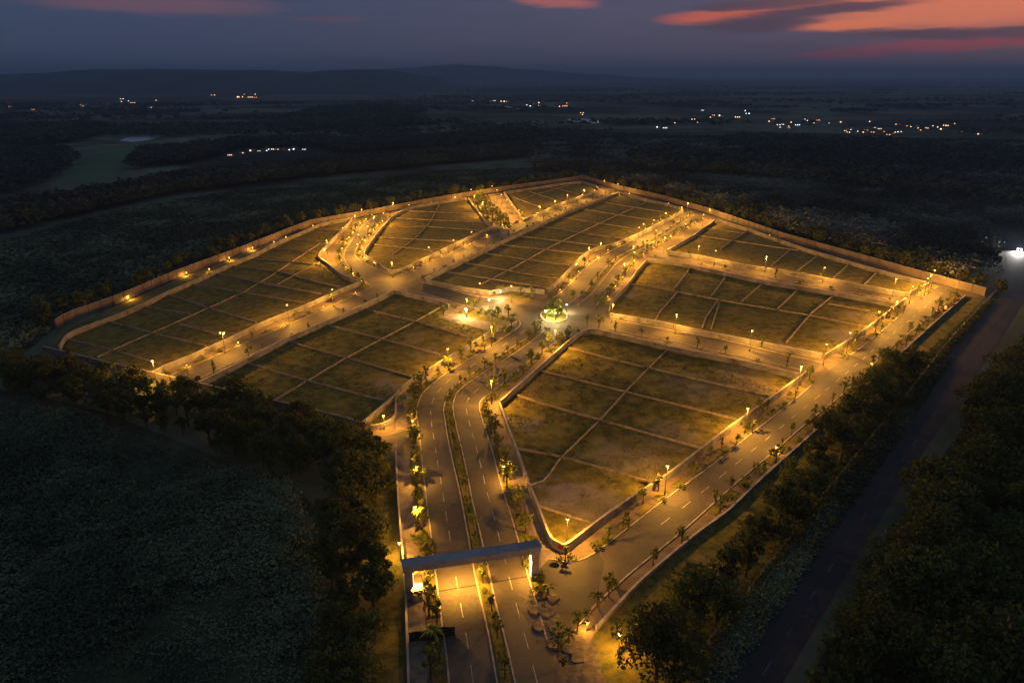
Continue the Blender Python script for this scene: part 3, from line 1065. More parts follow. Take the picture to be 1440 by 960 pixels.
# fence along the highway
fl = flat(smooth_line(G([(1402, 410), (1350, 465), (1322, 498), (1290, 540), (1200, 650), (1100, 775), (1000, 905), (950, 975)]), 6))
t = thing('wire_fence', "concrete post and wire fence between the tree strip and the highway", 'fence', fl[0])
fp = [p - fl[0] for p in fl]
n = int(length(fp) / 4)
q = resample(fp, n + 1)
for p in q[:95]:
    MB().box((p.x, p.y, 0.9), (0.14, 0.14, 1.8)).obj('post', M['concrete'], t)
for z in (0.6, 1.15, 1.7):
    MB().tube([p + Vector((0, 0.1, z)) for p in q], 0.02, 4).obj('wire', M['galv'], t)
prism(MB(), q[:int(n * 0.45)], 0.16, 0.0, 0.55).obj('plinth', M['render'], t)

# ------------------------------------------------------------------ low stone walls between plots
PLOT = {
    ('the large near plot block', 'the gate'): [
        [(756, 712), (835, 737)], [(727, 632), (791, 643.5), (917, 680)], [(720, 554), (760, 568), (842, 591), (985, 631)],
        [(754, 521), (800, 532), (860, 547), (1035, 590.6)], [(792, 488), (860, 506), (950, 527), (1081, 558)],
        [(941, 489.6), (900, 530), (860, 573), (842, 593), (789.6, 643), (769, 672), (760, 680), (746, 682)]],
    ('the block left of the boulevard', 'the tree belt'): [
        [(341, 511), (360, 515), (431, 536), (539, 565)], [(402, 480), (485, 503), (581, 532)], [(456, 457), (539, 478), (618, 499)],
        [(508, 434), (585, 453), (658, 475)], [(624, 430), (583, 453), (539, 476), (485, 505), (431, 537), (383, 566)]],
    ('the far left block', 'the tree belt'): [
        [(95, 478), (160, 494), (228, 513)], [(147.5, 452), (214, 469), (290, 487)], [(195, 431), (268, 443)], [(252, 456), (318, 474)],
        [(235, 414.6), (291, 433), (360, 454)], [(267, 400), (342, 412), (430, 427)], [(302.5, 385), (369, 399), (452, 414)],
        [(327.5, 375), (394, 383), (440, 396), (478, 404)], [(356.7, 365), (411, 369.6), (452, 374)], [(386, 350), (420, 354), (450, 356)],
        [(413, 337), (460, 341)], [(440, 322), (481, 326)],
        [(137, 503), (160, 492), (216, 467.7), (270, 444), (341, 412), (373, 393.5), (419, 363), (450, 343)], [(390, 401), (423, 383), (452, 368.5)]],
    ('the right-hand middle block', 'the boulevard'): [
        [(884, 400), (952, 411), (1013, 423), (1077, 434), (1137, 444), (1217, 461)], [(972, 376), (946, 409)], [(952, 412), (927, 440), (922, 450)],
        [(1023, 387), (1000, 417)], [(1010, 423), (993, 446), (987, 463)], [(1011, 427), (1000, 463)], [(1075, 397), (1042, 425)],
        [(1125, 405), (1093, 435)], [(1177, 412), (1140, 441.5), (1106, 482)], [(1164, 428), (1223, 438)]],
    ('the wedge-shaped far right block', 'the boulevard'): [
        [(975, 331), (1059, 343.5), (1123, 353)], [(992, 321.7), (1048, 329)], [(1054.6, 324), (1030, 339), (1013, 351)], [(1111, 352), (1085, 374)],
        [(1152, 358), (1122, 381)], [(1195, 371), (1172, 391)], [(1235, 381), (1216, 400)]],
    ('the long central block', 'the cross street'): [
        [(913, 283), (854.6, 309), (775, 346.7), (723, 376), (675, 401)], [(628, 383), (768, 405)], [(653, 370), (786, 394)], [(681, 357), (806, 375)],
        [(706, 345), (826, 358)], [(732, 333), (850, 347)], [(760, 319), (876, 337)], [(788, 306), (902, 324)], [(815, 294), (926, 312)], [(842, 284), (946, 301)]],
    ('the looped block inside the garden road', 'the garden road'): [
        [(618, 287), (605, 313), (582.5, 337), (552, 358)], [(522, 344), (600, 352), (612, 357)], [(528, 334), (582, 337), (648, 340)],
        [(540, 321), (600, 319), (676, 325)], [(556, 307), (606, 310), (684, 314)], [(575, 297), (612, 299), (672, 301)]],
    ('the small back block', 'the planted road'): [
        [(800, 261), (752.5, 274), (722, 287)], [(722, 278), (760, 292)], [(745, 270), (788, 284)], [(775, 264), (815, 274)]],
}
for (block, end), walls in PLOT.items():
    for i, pts in enumerate(walls):
        g_ = flat(G(pts))
        n = max(3, int(length(g_) / 3.0))
        q = resample(g_, n)
        base_p = q[0].copy()
        q = [p - base_p + Vector((random.uniform(-.04, .04), random.uniform(-.04, .04), 0)) for p in q]
        spine = (i == len(walls) - 1 and block in ('the large near plot block', 'the block left of the boulevard')) or (i == 12 and 'far left' in block) or \
            (i == 0 and block.split()[1] in ('long', 'looped', 'small'))
        nm = f"low stone wall splitting {block} lengthwise" if spine else f"low plot wall in {block}, {ordw(i)} counted from {end}"
        wd, h = (0.32, 0.50) if not spine else (0.27, 0.40)
        near = base_p.y < 200
        if not near:
            wd, h = wd * 1.15, h * 1.1
        o = prism(MB(), q, wd, 0.0, h, 0.04).obj('plot_wall', M['stone'], None, base_p)
        tag(o, nm, 'low wall', 'low walls between the plots')

# ------------------------------------------------------------------ lamps
def luminaire(ld):
    """street-lantern distribution: full below, little sideways, almost nothing upwards"""
    ld.use_nodes = True
    t = NT(ld.node_tree)
    em = [n_ for n_ in ld.node_tree.nodes if n_.type == 'EMISSION'][0]
    sp = t.n('ShaderNodeSeparateXYZ')
    t.link(t.n('ShaderNodeTexCoord').outputs['Normal'], sp.inputs[0])
    mr = t.n('ShaderNodeMapRange', interpolation_type='SMOOTHSTEP')
    t.link(sp.outputs[2], mr.inputs[0])
    mr.inputs[1].default_value, mr.inputs[2].default_value = 0.42, -0.30
    mr.inputs[3].default_value, mr.inputs[4].default_value = 0.06, 1.0
    t.link(mr.outputs[0], em.inputs['Strength'])


PH_L = 6.5


def make_lamp(name, label, cat, h, light_w, lampmat, colr, twin=False):
    t = thing(name, label, cat)
    MB().lathe([(0.20, 0), (0.20, 0.25), (0.13, 0.45), (0.10, 0.9)], 10).obj('base', M['metal'], t)
    heads = [(-0.55, h - 0.1), (0.55, h - 0.1)] if twin else [(0, h)]
    MB().tube([(0, 0, 0.88), (0, 0, h - 0.45)], [0.075, 0.05], 8).obj('pole', M['metal'], t)
    if twin:
        MB().tube([(-0.55, 0, h - 0.5), (-0.3, 0, h - 0.62), (0, 0, h - 0.5), (0.3, 0, h - 0.62), (0.55, 0, h - 0.5)], 0.035, 6).obj('arm', M['metal'], t)
    for hx, hz in heads:
        lt = MB().lathe([(0.10, -0.34), (0.24, -0.20), (0.29, 0.0), (0.26, 0.16), (0.2, 0.2)], 12, (hx, 0, hz)).obj('lantern', lampmat, t, smooth=True)
        MB().lathe([(0.30, 0.201), (0.28, 0.25), (0.10, 0.36), (0.02, 0.44)], 12, (hx, 0, hz)).obj('cap', M['metal'], lt)
    ld = bpy.data.lights.new('lamp_light', 'POINT')
    ld.energy, ld.color, ld.shadow_soft_size = light_w, colr, 0.12
    if lampmat is not M['lamp_white'] and name != 'path_lamp':
        luminaire(ld)
    lo_ = bpy.data.objects.new('lamp_light', ld)
    COL.objects.link(lo_)
    lo_.parent = t
    lo_.location = (0.33, -0.1, h - 0.5)
    return t


LAMPS = [
    ("beside the straight western road", "the tree belt", [(213.8, 507), (312, 467, 'twin'), (403.5, 429.4), (467, 406)]),
    ("outside the curving garden road", "its near junction", [(456, 349), (459, 338), (482, 321), (499, 303), (508.5, 295)]),
    ("inside the curving garden road", "its near junction", [(550.6, 369), (502, 342.5), (504, 330), (517, 318.5), (526, 305), (539, 299), (552.7, 285)]),
    ("beside the straight road to the far corner", "its near junction",
     [(603, 348), (637.7, 337), (663, 326), (759, 289), (780.6, 282.5), (798, 274), (821.7, 266.5), (850, 254), (869, 259)]),
    ("left of the short planted road", "the perimeter wall", [(662.5, 267), (667, 275), (678.5, 288)]),
    ("right of the short planted road", "the perimeter wall", [(692, 261.6), (699, 267.5), (705, 274), (713, 281), (719.6, 287.6), (729.6, 295)]),
    ("at the small park behind the roundabout", "the cross street", [(674.6, 397), (656, 420), (719, 401)]),
    ("on the left side of the upper boulevard", "the roundabout",
     [(811, 371), (828.5, 348), (845, 341.5), (899, 319.6), (905, 315), (919.6, 309), (936, 300), (958.8, 291.5), (967.5, 285.6)]),
    ("on the right side of the upper boulevard", "the roundabout",
     [(862, 426.7), (878.5, 370), (892, 355), (891, 347), (935, 334), (923, 323), (964, 315), (989.6, 301), (998, 293.5)]),
    ("along the narrow upper right street", "the boulevard", [(983, 345, 'twin'), (1006.7, 352), (1078, 361.7), (1160, 375.4), (1260, 393), (1284, 402)]),
    ("along the street between the two right-hand blocks", "the boulevard", [(951.7, 441.7), (1058, 464.6), (1163, 482.7)]),
    ("on the left kerb of the diagonal road", "the gate",
     [(798, 728), (938.5, 655), (1052, 573), (1127, 515.5), (1195.8, 467.5), (1236.5, 439), (1262, 422.7), (1305, 391.5), (1310, 386.7), (1314.6, 380.6)]),
    ("on the left side of the lower boulevard", "the roundabout", [(691, 458), (629.8, 489.4)]),
    ("on the right side of the lower boulevard", "the roundabout", [(781, 465), (691, 534)]),
]
lamp1 = make_lamp('street_lamp', '', 'street lamp', PH_L, LAMP_W, M['lamp'], AMBER)
lamp2 = make_lamp('twin_street_lamp', '', 'street lamp', PH_L, LAMP_W, M['lamp'], AMBER, True)
used = {}
LAMP_XY = []
for where, end, pts in LAMPS:
    for i, p in enumerate(pts):
        proto = lamp2 if len(p) > 2 else lamp1
        g_ = P(p[0], p[1], PH_L)
        LAMP_XY.append((g_.x, g_.y))
        kind_ = "twin-headed lamp" if len(p) > 2 else "amber street lamp"
        lab = f"{kind_} {where}, {ordw(i)} from {end}"
        loc = (g_.x, g_.y, 0.02)
        rz = random.uniform(0, 6.28)
        if proto not in used:
            proto.location, proto['label'], proto['group'] = loc, lab, 'amber street lamps'
            used[proto] = 1
        else:
            copy_thing(proto, loc, rz, random.uniform(0.96, 1.04), lab, 'amber street lamps')

LOWS = [
    ("inside the long left perimeter wall", "the tree belt", 9000,
     [(131.9, 431), (180, 416), (229, 391), (262, 383), (294, 378), (322, 362), (355, 348), (385, 340), (402, 333), (440, 317)]),
    ("inside the right perimeter wall", "the far corner", 5000, [(885, 272), (940, 286), (1082, 331), (1109, 341), (1185, 354)]),
    ("right of the diagonal road", "the dead end", 4200, [(1330, 431), (1226, 511), (1092, 628), (826, 874)]),
    ("at the back wall of the looped block", "the garden road", 4000, [(575, 288), (607, 285), (640, 277)]),
]
PATHL = [(539, 584, "short path lamp in the grass triangle by the curved slip wall"), (580, 591, "path lamp in the trees left of the boulevard, beside the slip path"),
         (587, 656, "path lamp half hidden in the verge trees between slip path and gate"), (562, 762, "path lamp on the low wall left of the gate"),
         (872, 890, "path lamp on the grass beside the big lone tree right of the entrance"),
         (708, 655, "path lamp half hidden in the trees right of the boulevard, nearer the gate"), (583, 712, "path lamp in the verge trees nearest above the gate")]
path1 = make_lamp('path_lamp', '', 'path lamp', 3.6, 3000.0, M['lamp'], AMBER)
for i, (x, y, lab) in enumerate(PATHL):
    g_ = P(x, y, 3.6)
    if i == 0:
        path1.location, path1['label'], path1['group'] = (g_.x, g_.y, 0.02), lab, 'path lamps near the gate'
    else:
        copy_thing(path1, (g_.x, g_.y, 0.02), i, 1.0, lab, 'path lamps near the gate')
low1 = make_lamp('garden_lamp', '', 'garden lamp', 1.5, 1.0, M['lamp'], AMBER)
first = True
for where, end, wt_, pts in LOWS:
    src_light = None
    for i, p in enumerate(pts):
        g_ = P(p[0], p[1], 1.5)
        lab = f"short garden lamp {where}, {ordw(i)} from {end}"
        if first:
            t, first = low1, False
            t.location, t['label'], t['group'] = (g_.x, g_.y, 0.02), lab, 'short garden lamps'
        else:
            t = copy_thing(low1, (g_.x, g_.y, 0.02), random.uniform(0, 6), 1.0, lab, 'short garden lamps')
        for ch in t.children:
            if ch.type == 'LIGHT':
                if src_light is None:
                    src_light = ch.data if i == 0 and t is low1 else ch.data.copy()
                    src_light.energy = wt_ * 0.16
                ch.data = src_light
boll = None
for key, where, end in (('c_w', "outside the curving garden road", "its near junction"), ('c_e', "inside the curving garden road", "its near junction"),
                        ('u_l', "left of the upper boulevard", "the roundabout"), ('u_r', "right of the upper boulevard", "the roundabout"),
                        ('s_w', "left of the short planted road", "the perimeter wall"), ('s_e', "right of the short planted road", "the perimeter wall"),
                        ('f_n', "beyond the far corner road", "the near junction"), ('w_n', "beyond the western road", "the tree belt")):
    for i, p in enumerate(BED[key][1::3 if key[0] in 'fw' else 2]):
        lab = f"small bollard light {where}, {ordw(i)} from {end}"
        if boll is None:
            boll = thing('bollard_light', lab, 'bollard light', (p.x + 0.9, p.y, 0.1), 0, 'bollard lights in the verges')
            MB().lathe([(0.12, 0), (0.11, 0.05), (0.09, 0.1), (0.09, 0.65)], 10).obj('post', M['metal'], boll)
            MB().lathe([(0.11, 0.652), (0.17, 0.72), (0.17, 0.90), (0.14, 0.96)], 10).obj('lantern', M['lamp'], boll)
            MB().lathe([(0.2, 0.962), (0.16, 1.02), (0.03, 1.06)], 10).obj('cap', M['metal'], boll)
            ld = bpy.data.lights.new('bollard_glow', 'POINT')
            ld.energy, ld.color, ld.shadow_soft_size = 420, AMBER, 0.08
            lo_ = bpy.data.objects.new('bollard_glow', ld)
            COL.objects.link(lo_)
            lo_.parent = boll
            lo_.location = (0.1, -0.32, 0.95)
        else:
            copy_thing(boll, (p.x + 0.9, p.y, 0.1), random.uniform(0, 6), 1.0, lab, 'bollard lights in the verges')
park1 = make_lamp('garden_lamp', '', 'garden lamp', 3.0, 4300.0, M['lamp_white'], (1.0, 0.74, 0.30))
PARK = [((767, 437), "bright lamp among the roundabout planting, on its left"), ((781, 440), "bright lamp in the middle of the roundabout planting"),
        ((797, 428), "bright lamp on the far edge of the roundabout planting"), ((704, 409), "bright lamp in the shrubs behind the park"),
        ((688, 421), "bright lamp at the park path near the cross street"), ((655, 434), "bright lamp over the lit bed at the park's left tip")]
for i, (p, lab) in enumerate(PARK):
    g_ = P(p[0], p[1], 3.0)
    if i == 0:
        park1.location, park1['label'], park1['group'] = (g_.x, g_.y, 0.05), lab, 'bright park lamps'
    else:
        copy_thing(park1, (g_.x, g_.y, 0.05), i, 1.0, lab, 'bright park lamps')

# ------------------------------------------------------------------ entrance gateway
gl, gr = P(576.5, 838), P(751, 811)
dv = gr - gl
span, ga = dv.length, math.atan2(dv.y, dv.x)
t = thing('entrance_gateway', "wide flat-topped gateway over the boulevard, lit from inside its pillars", 'gateway', gl, ga)
MB().box((span / 2, 0, 5.75), (span + 1.7, 1.7, 1.1)).obj('beam', M['gate'], t)
MB().box((span / 2, 0, 6.35), (span + 1.9, 1.95, 0.1)).obj('beam_cap', M['gate'], t)
for x, s in ((0, 1), (span, -1)):
    pl = MB().box((x, 0, 2.6), (1.25, 1.5, 5.2)).obj('pillar', M['gate'], t)
    MB().box((x + s * 0.66, -0.1, 2.4), (0.06, 0.35, 3.8)).obj('light_strip', M['strip_light'], pl)
    ld = bpy.data.lights.new('gate_light', 'POINT')
    ld.energy, ld.color, ld.shadow_soft_size = (4500 if s > 0 else 4000), AMBER, 0.15
    lo_ = bpy.data.objects.new('gate_light', ld)
    COL.objects.link(lo_)
    lo_.parent = t
    lo_.location = (x + s * 1.1, -0.2, 3.0)
for x in (span * 0.33, span * 0.5):
    dl = MB().box((x, 0.1, 5.17), (0.7, 0.35, 0.06)).obj('downlight', M['strip_light'], t)
    ld = bpy.data.lights.new('gate_light', 'SPOT')
    ld.energy, ld.color, ld.spot_size, ld.spot_blend, ld.shadow_soft_size = 11000, AMBER, R(130), 0.8, 0.2
    lo_ = bpy.data.objects.new('gate_light', ld)
    COL.objects.link(lo_)
    lo_.parent = t
    lo_.location = (x, 0.1, 5.1)
t = thing('guard_cabin', "small pale guard cabin against the left gate pillar", 'cabin', P(578, 836), ga)
MB().box((0.9, -1.2, 1.1), (1.5, 1.3, 2.2)).obj('cabin_body', M['render'], t)
MB().box((0.9, -1.2, 2.27), (1.8, 1.6, 0.12)).obj('cabin_roof', M['gate'], t)
MB().box((0.9, -1.87, 1.45), (0.9, 0.05, 0.7)).obj('window', M['glass'], t)
# thin joint line across the road under the gateway
a, b = P(612, 832), P(745, 810)
marks2 = MB()
struct(prism(marks2, [Vector((a.x, a.y, 0)), Vector((b.x, b.y, 0))], 0.22, 0.047, 0.062).obj('expansion_joint', M['tyre']))

# hoarding across the service path
a, b = P(576, 903), P(640, 893)
t = thing('site_hoarding', "dark sheet hoarding across the service path in front of the gate", 'hoarding', a, math.atan2((b - a).y, (b - a).x))
L = (b - a).length
q = [Vector((L * k / 8, 0.12 * math.sin(k * 1.3), 0)) for k in range(9)]
prism(MB(), q, 0.12, 0.05, 1.75, 0.12).obj('sheet', M['tarp'], t)
for k in (0, 2, 4, 6, 8):
    p = q[k]
    MB().tube([(p.x, p.y + 0.14, 0), (p.x, p.y + 0.14, 1.95)], 0.05, 6).obj('post', M['galv'], t)
    MB().tube([(p.x, p.y + 0.16, 1.4), (p.x, p.y + 1.1, 0.02)], 0.035, 6).obj('brace', M['galv'], t)

# red round sign at the corner
p = P(788, 785)
t = thing('road_sign', "red round road sign on a post at the corner below the lamp", 'road sign', p, R(-20))
MB().tube([(0, 0, 0), (0, 0, 2.6)], 0.05, 8).obj('post', M['galv'], t)
disc = MB()
n = 20
vs = [(0.5 * math.cos(6.2832 * k / n), y, 2.4 + 0.5 * math.sin(6.2832 * k / n)) for y in (-0.09, -0.055) for k in range(n)]
disc.add(vs, [tuple(range(n)), tuple(reversed(range(n, 2 * n)))] + [(k, (k + 1) % n, n + (k + 1) % n, n + k) for k in range(n)])
disc.obj('sign_face', M['red'], t)

# roundabout and park
rc = P(779, 444)
pts = [Vector((rc.x + 4.4 * math.cos(a_), rc.y + 7.2 * math.sin(a_), 0)) for a_ in [2 * math.pi * k / 32 for k in range(32)]]
t = thing('roundabout_island', "planted oval roundabout island with a pale kerb ring, brightly lit", 'roundabout', rc)
loc = [p - rc for p in pts]
prism(MB(), loc + [loc[0], ], 0.32, 0.0, 0.36).obj('kerb_ring', M['kerb'], t)
inn = [p * 0.97 for p in loc]
me = MB().add([(p.x, p.y, 0.3) for p in inn], [tuple(range(len(inn)))]).mesh('planting_soil', M['strip'])
fixup(me)
link('planting_soil', me, t)
sheet('park_paving', G([(618, 447), (632, 432), (652, 428), (690, 432), (722, 444), (728, 455), (722, 464), (690, 466)]), 0.030, M['concrete'])
sheet('park_lawn', G([(652, 440), (668, 433), (690, 436), (712, 446), (704, 456), (684, 452), (655, 446)]), 0.036, M['strip'])
sheet('park_lawn', G([(714, 413), (740, 414), (756, 420), (742, 425), (716, 421)]), 0.048, M['strip'])
t = thing('park_kerb', "pale rounded kerb nose at the boulevard side of the park", 'kerb', P(722, 462))
kq = [p - P(722, 462) for p in flat(smooth_line(G([(690, 470), (706, 464), (722, 455), (730, 452), (731, 458), (722, 466)]), 1.5))]
prism(MB(), kq, 0.3, 0.0, 0.3).obj('kerb_stone', M['kerb'], t)

# broken paving where the diagonal road meets the boulevard
RUB = [(762, 836, 2.6), (776, 842, 2.0), (751, 858, 1.9), (768, 862, 2.2), (757, 882, 1.8), (780, 880, 2.4), (790, 894, 2.6), (800, 912, 2.0), (778, 905, 2.2), (812, 926, 2.2)]
for i, (x, y, s) in enumerate(RUB):
    c0 = P(x, y)
    n = 9
    top, bot = [], []
    for k in range(n):
        a_ = 6.2832 * k / n
        r_ = s * 0.5 * random.uniform(0.7, 1.25)
        top.append((r_ * 0.92 * math.cos(a_), r_ * 0.92 * math.sin(a_), random.uniform(0.16, 0.34)))
        bot.append((r_ * math.cos(a_), r_ * math.sin(a_), 0.0))
    mb = MB().add(bot + top, [tuple(range(n, 2 * n)), tuple(reversed(range(n)))] + [(k, (k + 1) % n, n + (k + 1) % n, n + k) for k in range(n)])
    o = mb.obj('concrete_slab', M['rock'], None, (c0.x, c0.y, 0.04))
    tag(o, f"broken concrete slab beside the dark road patch, {ordw(i)} counted from the gate", 'slab', 'broken slabs at the road junction')
def ragged(pts):
    q = resample(pts + [pts[0]], 60)[:-1]
    return [p + Vector((random.uniform(-.45, .45), random.uniform(-.45, .45), 0)) for p in q]


sheet('dirt_patch', ragged(G([(728, 838), (752, 832), (790, 838), (788, 862), (770, 900), (752, 905), (742, 870)])), 0.049, M['rock'])
sheet('dirt_patch', ragged(G([(772, 885), (800, 880), (840, 905), (850, 960), (845, 1080), (822, 1080), (800, 960)])), 0.05, M['rock'])

# ------------------------------------------------------------------ trees
def crown_pts(n, w_, h, z0, lumps, shell=0.5):
    out = []
    cs = []
    for _ in range(lumps):
        d = rng.normal(size=3)
        d /= np.linalg.norm(d)
        d *= rng.uniform(0.25, 1.0)
        cs.append((d[0] * w_ / 2, d[1] * w_ / 2, z0 + h / 2 + d[2] * h / 2, rng.uniform(0.16, 0.42) * w_ / 2))
    for _ in range(n):
        c_ = cs[rng.integers(len(cs))]
        d = rng.normal(size=3)
        d /= np.linalg.norm(d)
        rr = c_[3] * (rng.uniform(shell, 1.0) + abs(rng.normal()) * 0.14)
        out.append((c_[0] + d[0] * rr * 1.2, c_[1] + d[1] * rr * 1.2, max(c_[2] + d[2] * rr, 0.2)))
    return np.array(out), cs


def make_tree(name, cat, w_, h, trunk_h, leaves, size, leafmat, lumps=26):
    t = thing(name, '', cat)
    pts, cs = crown_pts(leaves, w_, h - trunk_h * 0.8, trunk_h * 0.8, lumps)
    tr = MB()
    r0 = 0.022 * h + 0.03
    top = h * 0.72
    bend = random.uniform(-0.04, 0.04) * h
    tr.tube([(0, 0, -0.05), (bend * 0.3, 0, trunk_h * 0.6), (bend, bend * 0.5, top)], [r0 * 1.3, r0, r0 * 0.35], 7)
    tr.obj('trunk', M['bark'], t)
    lm = MB()
    for c_ in cs[:7]:
        z = random.uniform(trunk_h * 0.55, top * 0.8)
        s0 = Vector((bend * z / top, 0, z))
        e = Vector(c_[:3])
        lm.tube([s0, s0.lerp(e, 0.5) + Vector((0, 0, 0.1 * h * 0.3)), e], [r0 * 0.55, r0 * 0.35, r0 * 0.12], 5)
    lm.obj('limbs', M['bark'], t)['kind'] = 'stuff'
    link('crown', leaf_mesh('crown', pts, size, leafmat), t)
    return t


def make_palm(name, h):
    t = thing(name, '', 'palm')
    MB().tube([(0, 0, -0.05), (0.04, 0.02, h * 0.3), (0.0, 0.05, h * 0.6)], [0.16, 0.12, 0.09], 7).obj('trunk', M['bark'], t)
    mb = MB()
    for k in range(13):
        a_ = k * 2.4
        upk = random.uniform(0.2, 1.0)
        ln = h * random.uniform(0.42, 0.6)
        d = Vector((math.cos(a_), math.sin(a_), 0))
        s = Vector((-d.y, d.x, 0))
        prev = None
        m = 6
        vs, fs = [], []
        for i in range(m + 1):
            u = i / m
            p = Vector((0, 0.05, h * 0.6)) + d * ln * u * (1.0 - 0.25 * upk) + Vector((0, 0, ln * (upk * u - 0.75 * u * u)))
            wd = 0.22 * h * 0.25 * math.sin(math.pi * min(0.12 + u * 0.88, 1.0)) + 0.015
            vs += [p - s * wd - Vector((0, 0, wd * 0.5)), p + Vector((0, 0, 0.02)), p + s * wd - Vector((0, 0, wd * 0.5))]
        for i in range(m):
            a, b = i * 3, i * 3 + 3
            fs += [(a, a + 1, b + 1, b), (a + 1, a + 2, b + 2, b + 1)]
        mb.add(vs, fs)
    mb.obj('fronds', M['leaf_light'], t)['kind'] = 'stuff'
    return t


def make_shrub(name, w_, h, mat, leaves=220):
    t = thing(name, '', 'shrub')
    pts, cs = crown_pts(leaves, w_, h, 0.0, 9, 0.4)
    st = MB()
    st.tube([(0, 0, 0), (0, 0, h * 0.5)], [0.05, 0.02], 5)
    st.obj('stem', M['bark'], t)
    link('foliage', leaf_mesh('foliage', pts, 0.24, mat), t)
    return t


class Kit:
    """prototypes of one kind; the first placing moves the prototype itself, later ones copy it"""
    def __init__(self, protos):
        self.p, self.used = protos, set()

    def put(self, x, y, scale, label, group, z=0.0):
        i = random.randrange(len(self.p))
        src = self.p[i]
        rz = random.uniform(0, 6.283)
        if i not in self.used:
            self.used.add(i)
            src.location, src.rotation_euler, src.scale = (x, y, z), (0, 0, rz), (scale,) * 3
            src['label'], src['group'] = label, group
            return src
        return copy_thing(src, (x, y, z), rz, scale, label, group)

    def finish(self):
        for i, s in enumerate(self.p):
            if i not in self.used:
                for ch in list(s.children):
                    bpy.data.objects.remove(ch)
                bpy.data.objects.remove(s)


belt = Kit([make_tree('belt_tree', 'tree', w0, h0, t0, n0, 0.50, M['leaf'], l0) for w0, h0, t0, n0, l0 in ((6.5, 8.5, 2.2, 1800, 20), (8.0, 8.0, 2.0, 2100, 26), (5.0, 9.5, 2.6, 1500, 18), (6.0, 6.5, 1.4, 1500, 16), (4.4, 7.5, 1.6, 1200, 14), (7.5, 10.5, 3.0, 2300, 22))])
big = Kit([make_tree('broadleaf_tree', 'tree', 10.5, 12.5, 3.6, 4200, 0.60, M['leaf'], 34) for _ in range(4)])
hedge = Kit([make_tree('perimeter_tree', 'tree', 6.0, 7.0, 1.6, 420, 1.05, M['leaf'], 16) for _ in range(4)])
street = Kit([make_tree('roadside_tree', 'tree', 2.1, 3.7, 1.5, 230, 0.34, M['leaf_light'], 10) for _ in range(4)])
slim = Kit([make_tree('columnar_tree', 'tree', 1.1, 3.7, 0.5, 190, 0.32, M['leaf_light'], 10) for _ in range(3)])
palm = Kit([make_palm('palm', 3.3), make_palm('palm', 2.7)])
shrub = Kit([make_shrub('shrub', 1.5, 1.1, M['leaf_light']), make_shrub('shrub', 1.9, 1.3, M['leaf_light']), make_shrub('shrub', 1.2, 1.5, M['leaf'])])
red_shrub = Kit([make_shrub('red_shrub', 1.4, 1.1, M['leaf_red'])])

lab = "dark bushy tree in the thick belt along the lower left perimeter"
for x, y in scatter(G([(15, 518), (150, 538), (280, 566), (420, 598), (505, 622), (525, 645), (470, 690), (400, 668), (300, 640), (150, 588), (15, 556)]), 84, 3.6):
    belt.put(x, y, random.uniform(0.55, 1.15), lab, 'trees of the lower left belt')
lab = "dark bushy tree in the row left of the entrance boulevard, below the belt's bend"
for x, y in scatter(G([(480, 660), (532, 655), (536, 760), (540, 900), (545, 1060), (470, 1060), (455, 860), (450, 740)]), 34, 4.0):
    belt.put(x, y, random.uniform(0.65, 1.25), lab, 'trees left of the entrance')
lab = "dark tree in the strip between the diagonal road and the highway fence"
for x, y in scatter(G([(1262, 510), (1296, 512), (1190, 652), (1110, 756), (1000, 900), (960, 960), (935, 930), (960, 860), (1040, 770), (1100, 705), (1180, 600)]), 88, 3.3):
    far_k = 0.6 + 0.5 * min(1.0, max(0.0, (260 - y) / 160))
    belt.put(x, y, random.uniform(0.6, 1.15) * far_k, lab, 'trees of the strip beside the diagonal road')
g_ = P(922, 962)
big.put(g_.x, g_.y, 0.95, "big spreading tree standing alone on the lit grass right of the entrance", None)
lab = "tall dark tree in the wood on the far side of the highway"
for x, y in scatter(G([(1440, 500), (1400, 555), (1322, 680), (1250, 790), (1200, 880), (1150, 1000), (1500, 1060), (1620, 800), (1560, 600)]), 74, 5.0):
    big.put(x, y, random.uniform(0.7, 1.05), lab, 'trees beyond the highway')
for nm, line, cnt, lab in (
        ('nw', nwl, 95, "dark tree in the row outside the perimeter wall along the left field"),
        ('ne', nel, 100, "dark tree in the row outside the perimeter wall, right of the far corner")):
    line = flat(line)
    q = resample(line, cnt)
    for i, p in enumerate(q):
        o_ = offset(q, -random.uniform(3.5, 13))[i]
        hedge.put(o_.x + random.uniform(-2, 2), o_.y + random.uniform(-1, 1), random.uniform(0.55, 0.95), lab, 'trees outside the ' + ('north-west' if nm == 'nw' else 'north-east') + ' wall')

